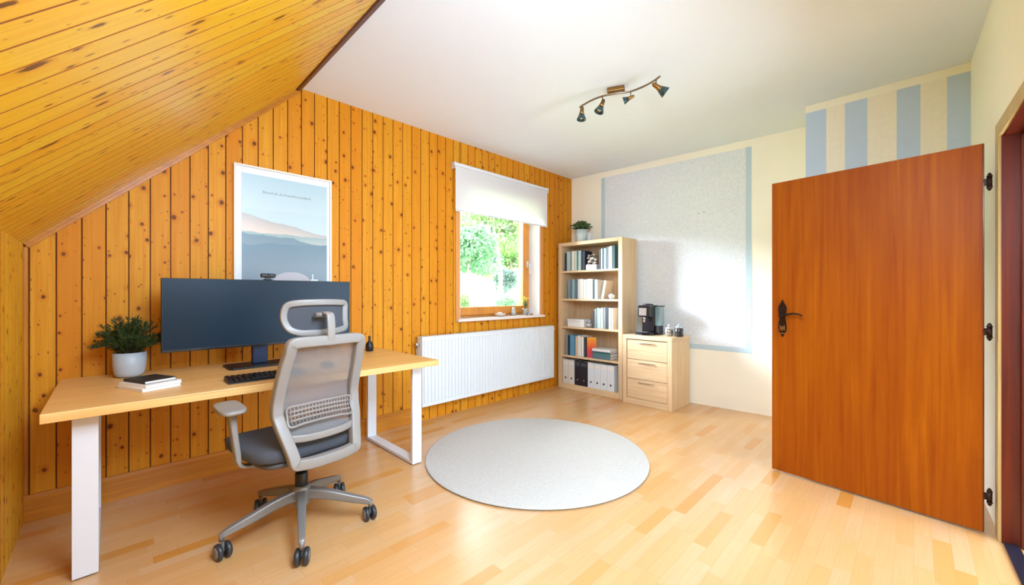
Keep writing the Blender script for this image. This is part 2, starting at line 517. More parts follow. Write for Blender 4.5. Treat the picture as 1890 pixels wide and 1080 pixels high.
def obj(name, bm, mats, parent=None, grain_axis='z', uvfn=None, fixn=True):
    if fixn:
        bmesh.ops.recalc_face_normals(bm, faces=bm.faces)
    uv = bm.loops.layers.uv.new('UVMap')
    bm.normal_update()
    ax = {'x': 0, 'y': 1, 'z': 2}[grain_axis]
    for f in bm.faces:
        n = max(range(3), key=lambda i: abs(f.normal[i]))
        for l in f.loops:
            p = l.vert.co
            if uvfn:
                l[uv].uv = uvfn(p, f)
            elif n == ax:
                a, b = [i for i in range(3) if i != ax]
                l[uv].uv = (p[a], p[b])
            else:
                a = [i for i in range(3) if i != ax and i != n][0]
                l[uv].uv = (p[a] + 0.37 * n, p[ax])
    me = bpy.data.meshes.new(name)
    bm.to_mesh(me); bm.free()
    for m in (mats if isinstance(mats, (list, tuple)) else [mats]):
        me.materials.append(M[m] if isinstance(m, str) else m)
    o = bpy.data.objects.new(name, me)
    C.objects.link(o)
    if parent is not None:
        o.parent = parent
    return o

def tag(o, label, cat, group=None):
    o['label'] = label; o['category'] = cat
    if group: o['group'] = group
    return o

def thing(name, label, cat, loc=(0, 0, 0), rotz=0.0, group=None):
    o = bpy.data.objects.new(name, None)
    o.empty_display_size = 0.05
    o.location = loc; o.rotation_euler = (0, 0, rotz)
    C.objects.link(o)
    return tag(o, label, cat, group)

def struct(name, bm, mats, parent=None, **kw):
    o = obj(name, bm, mats, parent, **kw)
    if parent is None:
        o['kind'] = 'structure'
    return o

def yat(px, X):          # measured: where a sight line at that column of the photo meets a plane X = const
    r = (px - 945) / 742.0
    return X * (1 - r) / (1 + r)
def xat(px, Y):
    r = (px - 945) / 742.0
    return Y * (1 + r) / (1 - r)

# ------------------------------------------------------------------ the setting
WY = 3.355            # pine window wall
KX = -0.326           # knee wall
H = 2.81
KZ = 1.49
SL = 0.972            # slope of the roof side
XT = KX + (H - KZ) / SL
DWY = lambda x: -0.307 + 0.03 * (x - 3.11)       # door wall
BWX = lambda y: 4.523 + 0.059 * (3.355 - y)      # pale wall
WX0, WX1, WZ0, WZ1 = 2.58, 3.85, 0.96, 2.34      # window hole
PITCH, POFF = 0.0968, -0.018
roofz = lambda x: min(H, KZ + SL * (x - KX))

bm = nb()
prism(bm, [(KX - 0.3, -2.6), (5.2, -2.6), (5.2, 3.6), (KX - 0.3, 3.6)], -0.12, 0.0)
floor = struct('floor', bm, 'floor', uvfn=lambda p, f: (p.y, p.x))

bm = nb()
prism(bm, [(XT, -2.6), (5.2, -2.6), (5.2, 3.8), (XT, 3.8)], H, H + 0.15)
struct('ceiling', bm, 'ceiling')

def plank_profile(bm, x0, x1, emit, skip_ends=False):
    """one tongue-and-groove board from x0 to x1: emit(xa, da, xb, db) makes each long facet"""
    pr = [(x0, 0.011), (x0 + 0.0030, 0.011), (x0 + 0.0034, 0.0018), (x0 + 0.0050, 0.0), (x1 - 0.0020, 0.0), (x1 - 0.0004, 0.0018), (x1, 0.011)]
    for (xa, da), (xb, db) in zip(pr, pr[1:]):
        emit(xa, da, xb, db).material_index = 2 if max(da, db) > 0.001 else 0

# window wall: boards, then masonry behind with the window hole
bm = nb()
def wall_emit(z0f, z1f):
    def e(xa, da, xb, db):
        v = [bm.verts.new(p) for p in ((xa, WY + da, z0f(xa)), (xb, WY + db, z0f(xb)), (xb, WY + db, z1f(xb)), (xa, WY + da, z1f(xa)))]
        return bm.faces.new(v)
    return e
i0 = math.floor((KX - POFF) / PITCH)
x = POFF + i0 * PITCH
while x < 4.54:
    xa, xb = max(x, KX), min(x + PITCH, 4.54)
    cuts = [c for c in (WX0, WX1) if xa < c < xb]
    for a, b in zip([xa] + cuts, cuts + [xb]):
        mid = (a + b) / 2
        if b - a < 0.012:
            continue
        if WX0 < mid < WX1:
            plank_profile(bm, a, b, wall_emit(lambda q: 0.0, lambda q: WZ0))
            plank_profile(bm, a, b, wall_emit(lambda q: WZ1, roofz))
        else:
            plank_profile(bm, a, b, wall_emit(lambda q: 0.0, roofz))
    x += PITCH
Y0, Y1 = WY + 0.0115, WY + 0.30
for a, b, c, d in ((KX - 0.3, WX0, -0.1, 3.0), (WX1, 5.2, -0.1, 3.0), (WX0, WX1, -0.1, WZ0 - 0.03), (WX0, WX1, WZ1, 3.0)):
    b2(bm, a, b, Y0, Y1, c, d, mi=1)
struct('wall_front', bm, ['pine_wall', 'plaster', 'shaded_joint_wood'], fixn=False, uvfn=lambda p, f: (p.x, p.z))

# window reveals and casing
bm = nb()
b2(bm, WX0 - 0.002, WX0 + 0.008, WY - 0.002, WY + 0.20, WZ0, WZ1)
b2(bm, WX1 - 0.008, WX1 + 0.002, WY - 0.002, WY + 0.20, WZ0, WZ1)
b2(bm, WX0 + 0.008, WX1 - 0.008, WY - 0.002, WY + 0.20, WZ1 - 0.008, WZ1 + 0.002)
struct('trim_1', bm, 'plaster')
bm = nb()
for a, b in ((WX0 - 0.055, WX0), (WX1, WX1 + 0.05)):
    b2(bm, a, b, WY - 0.012, WY + 0.001, WZ0 - 0.03, WZ1 + 0.05, 0.003)
b2(bm, WX0, WX1, WY - 0.012, WY + 0.001, WZ1, WZ1 + 0.05, 0.003)
struct('trim_2', bm, 'pine_casing')

# the window itself
win = thing('window_1', 'wooden casement window under the white roller blind', 'window', (0, 0, 0))
del win['label']; del win['category']
win['kind'] = 'structure'
fy0, fy1 = WY + 0.185, WY + 0.26
bm = nb()
b2(bm, WX0 + 0.008, WX0 + 0.05, fy0, fy1, WZ0, WZ1 - 0.01, 0.004)
b2(bm, WX1 - 0.035, WX1 - 0.008, fy0, fy1, WZ0, WZ1 - 0.01, 0.004)
b2(bm, WX0 + 0.05, WX1 - 0.035, fy0, fy1, WZ0, 0.992, 0.004)
b2(bm, WX0 + 0.05, WX1 - 0.035, fy0, fy1, WZ1 - 0.05, WZ1 - 0.01, 0.004)
obj('window_frame', bm, 'window_wood', win)
bm = nb()
sx0, sx1, sz0, sz1 = WX0 + 0.04, WX1 - 0.03, 0.986, WZ1 - 0.04
b2(bm, sx0, sx0 + 0.085, fy0 - 0.03, fy0 + 0.045, sz0, sz1, 0.006)
b2(bm, sx1 - 0.11, sx1, fy0 - 0.03, fy0 + 0.045, sz0, sz1, 0.006)
b2(bm, sx0 + 0.085, sx1 - 0.11, fy0 - 0.03, fy0 + 0.045, sz0, sz0 + 0.088, 0.006)
b2(bm, sx0 + 0.085, sx1 - 0.11, fy0 - 0.03, fy0 + 0.045, sz1 - 0.08, sz1, 0.006)
sash = obj('sash', bm, 'window_wood', win)
bm = nb()
b2(bm, sx0 + 0.08, sx1 - 0.105, fy0 + 0.012, fy0 + 0.018, sz0 + 0.08, sz1 - 0.075)
obj('pane', bm, 'glass', sash)
bm = nb()
hx = sx1 - 0.035
b2(bm, hx - 0.014, hx + 0.014, fy0 - 0.04, fy0 - 0.03, 1.56, 1.64, 0.003)
cyl(bm, (hx, fy0 - 0.04, 1.60), (hx, fy0 - 0.075, 1.60), 0.008)
bx(bm, (hx, fy0 - 0.078, 1.545), (0.02, 0.014, 0.13), 0.005)
obj('window_handle', bm, 'white_metal', sash)

bm = nb()
b2(bm, WX0 - 0.05, WX1 + 0.045, WY - 0.055, WY - 0.002, WZ0 - 0.028, WZ0, 0.005)
b2(bm, WX0 + 0.001, WX1 - 0.001, WY - 0.010, WY + 0.20, WZ0 - 0.028, WZ0, 0.0)
struct('trim_3', bm, plain('sill_board', lin(222, 206, 198), 0.4, 0, 0.03), grain_axis='x')

# knee wall
bm = nb()
def knee_emit(xa, da, xb, db):
    v = [bm.verts.new(p) for p in ((KX - da, xa, 0), (KX - db, xb, 0), (KX - db, xb, KZ), (KX - da, xa, KZ))]
    return bm.faces.new(v[::-1])
y = WY - PITCH * 0.6
b = WY
while b > -0.48:
    plank_profile(bm, y, b, knee_emit)
    b = y; y -= PITCH
b2(bm, KX - 0.2, KX - 0.0115, -0.8, WY + 0.0, -0.1, KZ + 0.02, mi=1)
struct('wall_left', bm, ['pine_knee', 'plaster', 'shaded_joint_wood'], fixn=False, uvfn=lambda p, f: (p.y, p.z))

# sloping side, boards running up the roof
bm = nb()
nrm = Vector((SL, 0, -1)).normalized()      # towards the room
SLEN = math.hypot(XT - KX, H - KZ)
dirv = Vector((XT - KX, 0, H - KZ)).normalized()
def slope_pt(yy, s_, d):
    return Vector((KX, yy, KZ)) + dirv * s_ - nrm * d
def slope_emit(xa, da, xb, db):
    v = [bm.verts.new(p) for p in (slope_pt(xa, -0.004, da), slope_pt(xb, -0.004, db), slope_pt(xb, SLEN, db), slope_pt(xa, SLEN, da))]
    return bm.faces.new(v)
y = 0.03 + PITCH * math.floor((-0.48 - 0.03) / PITCH)
while y < WY:
    if min(y + PITCH, WY) - y > 0.015:
        plank_profile(bm, y, min(y + PITCH, WY), slope_emit)
    y += PITCH
# roof build-up behind the boards
a0, a1 = slope_pt(0, -0.25, 0.0115), slope_pt(0, SLEN + 0.3, 0.0115)
c0, c1 = slope_pt(0, -0.25, 0.16), slope_pt(0, SLEN + 0.3, 0.16)
prism(bm, [(a0.x, a0.z), (a1.x, a1.z), (c1.x, c1.z), (c0.x, c0.z)], -0.8, WY + 0.3, 'y', mi=1)
struct('wall_sloped', bm, ['pine_slope', 'plaster', 'shaded_joint_wood'], fixn=False,
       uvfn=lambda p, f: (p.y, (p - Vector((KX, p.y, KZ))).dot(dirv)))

# added roof window frame, unseen above the camera, to go with the fill lamp
rw = thing('added_roof_window', 'added unseen roof window frame on the sloping boards', 'window'); del rw['label']; del rw['category']; rw['kind'] = 'structure'
bm = nb()
sc_, hy, hs = 1.02, 0.55, 0.42
R3 = Matrix((dirv, Vector((0, 1, 0)), -nrm)).transposed()
def on_slope(yy, s_, d): return slope_pt(yy, s_, d)
for (yy, s_, ly, ls) in ((0.22 - hy, sc_, 0.07, 2 * hs + 0.07), (0.22 + hy, sc_, 0.07, 2 * hs + 0.07), (0.22, sc_ - hs, 2 * hy - 0.07, 0.07), (0.22, sc_ + hs, 2 * hy - 0.07, 0.07)):
    bx(bm, on_slope(yy, s_, -0.017), (ls, ly, 0.03), 0.004, rot=R3)
obj('window_frame', bm, 'window_wood', rw)

# pale wall (slightly out of square) with masonry behind
bm = nb()
p0 = (4.523, 3.355); 
prism(bm, [(BWX(3.36), 3.36), (BWX(-0.6), -0.6), (BWX(-0.6) + 0.2, -0.6), (BWX(3.36) + 0.2, 3.36)], 0, H)
struct('wall_right', bm, 'cream')

# chimney breast with striped wallpaper
bm = nb()
CX = 4.17
ys = [0.6495, 0.511, 0.392, 0.2567, 0.0918, -0.0333, -0.1646, DWY(CX)]
b2(bm, CX + 0.002, 4.80, ys[0], DWY(CX) - 0.02, 0, H)
for k in range(7):
    mi = 1 if k % 2 == 0 else 2
    b2(bm, CX, CX + 0.0019, ys[k], ys[k + 1], 0, 2.75, mi=mi)
struct('wall_chimney', bm, ['cream', 'blue_stripe', plain('cream_stripe', lin(244, 238, 222), 0.9)])

# door wall
bm = nb()
OX0, OX1, OZ = 2.14, 3.09, 1.995
TH = 0.17
def wall_piece(xa, xb, z0, z1):
    prism(bm, [(xa, DWY(xa)), (xb, DWY(xb)), (xb, DWY(xb) - TH), (xa, DWY(xa) - TH)], z0, z1)
wall_piece(OX1 + 0.02, 4.75, 0, H)
wall_piece(KX - 0.2, OX0 - 0.02, 0, H)
wall_piece(OX0 - 0.02, OX1 + 0.02, OZ + 0.02, H)
struct('wall_rear', bm, 'cream')
# hall beyond the doorway
bm = nb()
b2(bm, 0.9, 4.6, -2.05, -1.95, 0, H)
b2(bm, 0.8, 0.9, -2.05, -0.6, 0, H)
b2(bm, 4.5, 4.6, -1.95, -0.5, 0, H)
struct('wall_hall', bm, 'plaster')

# skirting board on the pine wall
bm = nb()
prism(bm, [(WY, 0), (WY - 0.018, 0), (WY - 0.018, 0.128), (WY - 0.008, 0.145), (WY, 0.145)], KX + 0.001, 2.10, 'x')
struct('baseboard_front', bm, 'pine_trim', grain_axis='x')
# mouldings
bm = nb()
for (s0, s1) in ((0.0, SLEN),):
    q = [slope_pt(WY, s0, 0.0), slope_pt(WY, s1, 0.0)]
    for yy0, yy1, hh in ((WY - 0.012, WY, 0.03), (WY - 0.022, WY, 0.014)):
        vs = []
        for yy in (yy0, yy1):
            for s_, d_ in ((s0, 0), (s1, 0), (s1 - hh * 0.6, -hh), (s0, -hh)):
                vs.append(bm.verts.new(slope_pt(yy, s_, d_)))
        for idx in ((0, 1, 2, 3), (7, 6, 5, 4), (0, 4, 5, 1), (1, 5, 6, 2), (2, 6, 7, 3), (3, 7, 4, 0)):
            bm.faces.new([vs[k] for k in idx])
struct('trim_4', bm, 'pine_trim', grain_axis='x')
bm = nb()
prism(bm, [(XT - 0.045, H - 0.03), (XT - 0.02, H - 0.035), (XT + 0.012, H - 0.016), (XT + 0.012, H), (XT - 0.01, H)], -0.4, WY, 'y')
struct('trim_5', bm, 'dark_trim', grain_axis='y')
bm = nb()
b2(bm, KX, KX + 0.014, WY - 0.014, WY, 0.146, KZ - 0.02, 0.003)
struct('trim_6', bm, 'pine_trim')

# door lining and casing
dr = thing('door_frame_root', '', ''); dr.name = 'door_2'
del dr['label']; del dr['category']; dr['kind'] = 'structure'
bm = nb()
yw = DWY(OX1)
b2(bm, OX1, OX1 + 0.02, yw - TH - 0.01, yw + 0.004, 0, OZ + 0.02)
b2(bm, OX0 - 0.02, OX0, DWY(OX0) - TH - 0.01, DWY(OX0) + 0.004, 0, OZ + 0.02)
b2(bm, OX0, OX1, yw - TH - 0.03, yw - 0.004, OZ, OZ + 0.02)
b2(bm, OX1 - 0.014, OX1, yw - TH - 0.01, yw - 0.055, 0, OZ, 0.003)
b2(bm, OX0, OX0 + 0.014, yw - TH - 0.03, yw - 0.075, 0, OZ, 0.003)
b2(bm, OX0 + 0.014, OX1 - 0.014, yw - TH - 0.01, yw - 0.06, OZ - 0.014, OZ, 0.003)
obj('door_lining', bm, 'jamb_wood', dr)
bm = nb()
for xa, xb, z0, z1 in ((OX1 + 0.004, OX1 + 0.085, 0, OZ + 0.004), (OX0 - 0.085, OX0 - 0.004, 0, OZ + 0.004), (OX0 - 0.085, OX1 + 0.085, OZ + 0.004, OZ + 0.075)):
    prism(bm, [(xa, DWY(xa) - 0.0), (xb, DWY(xb) - 0.0), (xb, DWY(xb) + 0.014), (xa, DWY(xa) + 0.014)], z0, z1)
obj('door_casing', bm, 'casing_tan', dr)
bm = nb()
prism(bm, [(OX0, DWY(OX0) - 0.05), (OX1 - 0.001, yw - 0.05), (OX1 - 0.001, yw + 0.0), (OX0, DWY(OX0) + 0.0)], 0, 0.009)
struct('trim_7', bm, 'threshold')

# ------------------------------------------------------------------ the open door
D0 = Vector((3.132, -0.247)); D1 = Vector((3.247, 0.697))
dd = (D1 - D0); DW = dd.length; dang = math.atan2(dd.y, dd.x)
door = thing('door_1', 'open orange wood veneer door with a bronze lever handle', 'door', (D0.x, D0.y, 0.0), dang)
del door['label']; del door['category']; door['kind'] = 'structure'
# local: x along the leaf from the hinges, +y is the side seen by the camera
bm = nb()
b2(bm, 0.0, DW, -0.040, 0.0, 0.012, 1.985, 0.002)
obj('door_leaf', bm, 'door_wood', door)
bm = nb()
b2(bm, -0.0035, -0.0002, -0.040, -0.001, 0.012, 1.985)
obj('door_edge', bm, 'dark_trim', door)
for z in (0.20, 1.03, 1.785):
    bm = nb()
    cyl(bm, (-0.022, 0.004, z - 0.024), (-0.022, 0.004, z + 0.024), 0.0095, n=14)
    lathe(bm, [(0.0095, 0), (0.012, 0.004), (0.007, 0.010), (0.008, 0.014), (0.001, 0.022)], -0.022, 0.004, 14)
    for v in bm.verts[-70:]:
        v.co.z += z + 0.024
    lathe(bm, [(0.001, -0.022), (0.008, -0.014), (0.007, -0.010), (0.012, -0.004), (0.0095, 0)], -0.022, 0.004, 14)
    for v in bm.verts[-70:]:
        v.co.z += z - 0.024
    b2(bm, -0.020, -0.004, 0.001, 0.0035, z - 0.018, z + 0.018)
    cyl(bm, (-0.022, 0.004, z + 0.008), (-0.002, -0.004, z + 0.008), 0.004, n=10)
    obj('hinge', bm, 'iron', door)
hx = DW - 0.065; hz = 1.075
bm = nb()
# shaped back plate
pl = []
for t in range(33):
    u = t / 32; zz = (u - 0.5) * 0.25
    wv = 0.019 + 0.006 * math.cos(u * 2 * PI * 2.0 + PI) + (0.004 if 0.35 < u < 0.65 else 0)
    wv *= min(1, 5 * u + 0.25, 5 * (1 - u) + 0.25)
    pl.append((wv, zz))
poly = [(hx + a, hz - 0.02 + z) for a, z in pl] + [(hx - a, hz - 0.02 + z) for a, z in reversed(pl)]
prism(bm, poly, 0.0005, 0.006, 'y')
plate = obj('handle_plate', bm, 'iron', door)
bm = nb()
cyl(bm, (hx, 0.006, hz), (hx, 0.045, hz), 0.011)
cyl(bm, (hx, 0.006, hz), (hx, 0.012, hz), 0.020)
pts = catmull([(hx, 0.045, hz), (hx - 0.03, 0.052, hz + 0.004), (hx - 0.07, 0.050, hz + 0.016), (hx - 0.105, 0.046, hz + 0.012), (hx - 0.125, 0.045, hz + 0.004)], 5)
sweep(bm, pts, circ(0.008), scale=lambda t: (1.1 - 0.5 * t, 1.0 - 0.2 * t))
obj('handle_lever', bm, 'iron', door)
bm = nb()
cyl(bm, (hx, 0.006, hz - 0.085), (hx, 0.010, hz - 0.085), 0.012)
b2(bm, hx - 0.004, hx + 0.004, 0.0101, 0.0115, hz - 0.105, hz - 0.082)
b2(bm, hx - 0.014, hx + 0.014, 0.006, 0.009, hz - 0.125, hz - 0.118, 0.001)
for sx in (-1, 1):
    bx(bm, (hx + sx * 0.013, 0.008, hz - 0.085), (0.006, 0.004, 0.035), 0.001)
obj('keyhole_plate', bm, 'brass', door)
bm = nb()
b2(bm, DW + 0.0002, DW + 0.002, -0.031, -0.009, hz - 0.10, hz + 0.06)
obj('lock_strip', bm, 'silver', door)

# ------------------------------------------------------------------ blue wallpaper field on the pale wall
pw = Vector((0.059, -0.998, 0)).normalized()
wp = thing('wallpaper_panel', 'large pale blue textured wallpaper rectangle with a blue border on the cream wall', 'wallpaper', (4.523, 3.355, 0), math.atan2(pw.y, pw.x))
# local: +x along the wall to the right, -y into the room
def wbox(b_, s0, s1, z0, z1, t0, t1): b2(b_, s0, s1, -t0, -t1, z0, z1)
bm = nb(); wbox(bm, 0.515, 2.13, 0.665, 2.735, 0.0, 0.005); obj('panel_field', bm, 'panel', wp)
bm = nb()
wbox(bm, 0.462, 0.515, 0.61, 2.735, 0.0, 0.004); wbox(bm, 2.13, 2.181, 0.61, 2.735, 0.0, 0.004); wbox(bm, 0.515, 2.13, 0.61, 0.665, 0.0, 0.004)
obj('panel_border', bm, 'blue_border', wp)
sm_ = plain('scuff', lin(150, 156, 158), 0.9)
for sx_, zz in ((1.67, 2.115), (1.725, 2.118)):
    bm = nb(); b2(bm, sx_ - 0.009, sx_ + 0.009, -0.006, -0.0045, zz - 0.004, zz + 0.004, 0.001); obj('scuff_mark', bm, sm_, wp)

# ------------------------------------------------------------------ roller blind
rb = thing('roller_blind', 'white roller blind pulled a third of the way down over the window', 'blind', (0, 0, 0))
bm = nb(); b2(bm, 2.485, 3.93, 3.297, 3.2985, 2.085, 2.54); obj('blind_fabric', bm, 'blind', rb)
bm = nb()
b2(bm, 2.465, 3.945, 3.285, 3.338, 2.527, 2.562, 0.006); obj('head_rail', bm, 'white_metal', rb)
bm = nb(); b2(bm, 2.485, 3.93, 3.291, 3.304, 2.068, 2.086, 0.004); obj('bottom_bar', bm, 'white_metal', rb)
for bxp in (2.475, 3.935):
    bm = nb(); b2(bm, bxp - 0.004, bxp + 0.004, 3.283, WY - 0.0005, 2.50, 2.57, 0.002); obj('bracket', bm, 'white_metal', rb)

# ------------------------------------------------------------------ radiator
ra = thing('radiator', 'long white ribbed panel radiator under the window', 'radiator', (2.06, 3.25, 0.16))
RW, RH = 1.945, 0.648
bm = nb()
nr = 48
for k in range(nr):
    xa = 0.012 + k * (RW - 0.024) / nr; xb = xa + (RW - 0.024) / nr
    wv = xb - xa
    pr = [(xa, 0.004), (xa + wv * 0.2, 0.004), (xa + wv * 0.34, -0.006), (xa + wv * 0.86, -0.006), (xb, 0.004)]
    for (p, q), (p2, q2) in zip(pr, pr[1:]):
        bm.faces.new([bm.verts.new(v) for v in ((p, q, 0.03), (p2, q2, 0.03), (p2, q2, RH - 0.03), (p, q, RH - 0.03))])
b2(bm, 0, 0.012, -0.006, 0.012, 0, RH, 0.002); b2(bm, RW - 0.012, RW, -0.006, 0.012, 0, RH, 0.002)
b2(bm, 0.012, RW - 0.012, -0.006, 0.012, 0, 0.03, 0.002); b2(bm, 0.012, RW - 0.012, -0.006, 0.012, RH - 0.03, RH, 0.002)
b2(bm, 0.012, RW - 0.012, 0.0045, 0.012, 0.03, RH - 0.03)
obj('front_panel', bm, 'radiator_white', ra, fixn=False)
bm = nb(); b2(bm, 0.012, RW - 0.012, 0.062, 0.074, 0.0, RH - 0.01); obj('rear_panel', bm, 'radiator_white', ra)
bm = nb()
b2(bm, -0.002, RW + 0.002, -0.007, 0.078, RH + 0.0005, RH + 0.010, 0.002)
for k in range(60):
    xk = 0.03 + k * (RW - 0.06) / 59
    b2(bm, xk - 0.010, xk + 0.010, 0.02, 0.06, RH + 0.0101, RH + 0.012)
obj('top_grille', bm, 'radiator_white', ra)
for nm, xa, xb in (('side_cover', -0.002, 0.0), ('side_cover', RW, RW + 0.002)):
    bm = nb(); b2(bm, xa, xb, 0.012, 0.075, 0.0, RH); obj(nm, bm, 'radiator_white', ra)
bm = nb()
cyl(bm, (RW + 0.002, 0.045, RH - 0.035), (RW + 0.055, 0.045, RH - 0.035), 0.016)
obj('thermostat_knob', bm, 'white_metal', ra)
bm = nb()
cyl(bm, (-0.002, 0.045, RH - 0.07), (-0.03, 0.045, RH - 0.07), 0.010); cyl(bm, (-0.03, 0.045, RH - 0.085), (-0.03, 0.045, RH - 0.04), 0.012)
cyl(bm, (-0.03, 0.045, RH - 0.07), (-0.03, 0.045, -0.13), 0.007)
cyl(bm, (-0.002, 0.045, 0.05), (-0.03, 0.045, 0.05), 0.009); cyl(bm, (-0.055, 0.045, 0.05), (-0.03, 0.045, 0.05), 0.012)
obj('valve_pipe', bm, 'chrome', ra)
for xk in (0.35, RW - 0.35):
    bm = nb(); b2(bm, xk - 0.015, xk + 0.015, 0.074, 0.1047, 0.1, RH - 0.1); obj('wall_bracket', bm, 'radiator_white', ra)

# ------------------------------------------------------------------ rug
bm = nb()
Rr = 0.828
lathe(bm, [(Rr - 0.004, 0.0), (Rr, 0.004), (Rr, 0.009)], n=96, cap=True)
for f in bm.faces: f.material_index = 1
lathe(bm, [(Rr, 0.0091), (Rr - 0.003, 0.013), (Rr - 0.012, 0.015), (Rr * 0.6, 0.0155), (0.001, 0.0155)], n=96, cap=False)
rug = obj('round_rug', bm, ['rug', 'rug_edge'])
Dc, Lc = 3.085, 0.180
rug.location = ((Dc + Lc) / math.sqrt(2), (Dc - Lc) / math.sqrt(2), 0.0)
tag(rug, 'round light grey woven rug lying on the laminate floor', 'rug')

# ------------------------------------------------------------------ desk
desk = thing('desk', 'long light oak desk on white metal loop legs', 'desk', (0.73, 2.88, 0))
dx0, dx1, dy0, dy1 = -0.925, 0.935, -0.475, 0.45
bm = nb(); bx(bm, ((dx0 + dx1) / 2, (dy0 + dy1) / 2, 0.7305), (dx1 - dx0, dy1 - dy0, 0.039), 0.003)
obj('desktop', bm, 'desk_wood', desk, grain_axis='x')
def loop_leg(x0_, x1_, ya, yb, zt=0.710):
    b_ = nb()
    t = 0.022
    b2(b_, x0_, x1_, ya, ya + t, 0.006, zt, 0.002)
    b2(b_, x0_, x1_, yb - t, yb, 0.006, zt, 0.002)
    b2(b_, x0_, x1_, ya + t, yb - t, 0.006, 0.006 + t, 0.002)
    b2(b_, x0_, x1_, ya + t, yb - t, zt - t, zt, 0.002)
    return b_
for x0_, x1_ in ((-0.845, -0.765), (0.79, 0.865)):
    lg = obj('leg', loop_leg(x0_, x1_, -0.36, 0.36), 'white_metal', desk)
    for yy in (-0.34, 0.34):
        bm = nb(); bx(bm, ((x0_ + x1_) / 2, yy, 0.003), (0.06, 0.022, 0.006), 0.001); obj('foot_pad', bm, 'black', lg)
bm = nb(); b2(bm, -0.76, 0.785, 0.10, 0.13, 0.675, 0.708, 0.002); b2(bm, -0.76, 0.785, -0.13, -0.10, 0.675, 0.708, 0.002)
obj('cross_beam', bm, 'white_metal', desk)
DZ = 0.7505

# ------------------------------------------------------------------ plants
def leaf(bm, p, d, up, L, W, mi=0):
    d = d.normalized(); s_ = d.cross(up)
    if s_.length < 1e-4: s_ = d.orthogonal()
    s_.normalize(); n = s_.cross(d)
    a = p; b = p + d * L * 0.45 + s_ * W + n * L * 0.06; c = p + d * L; e = p + d * L * 0.45 - s_ * W + n * L * 0.06
    m_ = p + d * L * 0.5
    vs = [bm.verts.new(v) for v in (a, b, c, e)]
    f = bm.faces.new(vs); f.material_index = mi

def rnd_dir(rn, lo, hi):
    az = rn.uniform(0, 2 * PI); el = rn.uniform(lo, hi)
    return Vector((math.cos(az) * math.cos(el), math.sin(az) * math.cos(el), math.sin(el)))

# bushy plant on the desk
pl_ = thing('potted_plant', 'bushy dark green plant in a pale grey ceramic pot on the left of the desk', 'plant', (0.080, 3.165, DZ))
bm = nb()
lathe(bm, [(0.044, 0.0), (0.057, 0.005), (0.066, 0.022), (0.071, 0.06), (0.073, 0.138), (0.070, 0.139), (0.069, 0.132), (0.068, 0.118)], n=40, cap=True)
obj('pot', bm, 'pot', pl_)
bm = nb(); lathe(bm, [(0.002, 0.1245), (0.04, 0.124), (0.0675, 0.120)], n=32, cap=False); obj('soil', bm, 'soil', pl_)
rn = random.Random(3)
bs, bl = nb(), nb()
for k in range(130):
    d = rnd_dir(rn, 0.05, 1.5)
    L = rn.uniform(0.10, 0.175) * (0.80 + 0.36 * abs(d.z))
    if d.y > 0.5: L *= 0.75
    st = Vector((d.x * 0.03, d.y * 0.03, 0.122))
    tip = st + d * L + Vector((0, 0, 0.015))
    if d.z < 0.35: tip.z += 0.03
    mid = (st + tip) / 2 + Vector((0, 0, 0.028 + rn.uniform(0, 0.01)))
    pts = catmull([st, mid, tip], 6)
    sweep(bs, pts, circ(0.0011, 4))
    for i, p in enumerate(pts[3:]):
        for q in range(5):
            dl = (d + rnd_dir(rn, -0.8, 1.2) * 0.95)
            leaf(bl, p + rnd_dir(rn, -1.5, 1.5) * 0.006, dl, rnd_dir(rn, 0.2, 1.5), rn.uniform(0.014, 0.026), rn.uniform(0.0016, 0.0032))
obj('stems', bs, 'stem', pl_)
obj('foliage', bl, 'fern_leaf', pl_, fixn=False)

def small_plant(root, mat, potr, poth, R, seed, n=60):
    rn = random.Random(seed)
    bm = nb(); lathe(bm, [(potr * 0.78, 0.0), (potr * 0.86, 0.003), (potr, poth), (potr * 0.93, poth), (potr * 0.9, poth - 0.012)], n=28)
    obj('pot', bm, 'pot_small', root)
    bm = nb(); lathe(bm, [(0.002, poth - 0.008), (potr * 0.9, poth - 0.011)], n=20, cap=False); obj('soil', bm, 'soil', root)
    bs, bl = nb(), nb()
    for k in range(n):
        d = rnd_dir(rn, 0.0, 1.5)
        L = R * rn.uniform(0.65, 1.0)
        st = Vector((d.x * potr * 0.4, d.y * potr * 0.4, poth - 0.01)); tip = st + Vector((d.x * L, d.y * L, 0.02 + d.z * L * 0.85))
        pts = catmull([st, (st + tip) / 2 + Vector((0, 0, 0.02)), tip], 4)
        sweep(bs, pts, circ(0.001, 4))
        for p in pts[2:]:
            for q in range(4):
                leaf(bl, p, d + rnd_dir(rn, -0.6, 1.2) * 0.9, rnd_dir(rn, 0.3, 1.5), rn.uniform(0.016, 0.028), rn.uniform(0.006, 0.010))
    obj('stems', bs, 'stem', root); obj('foliage', bl, mat, root, fixn=False)

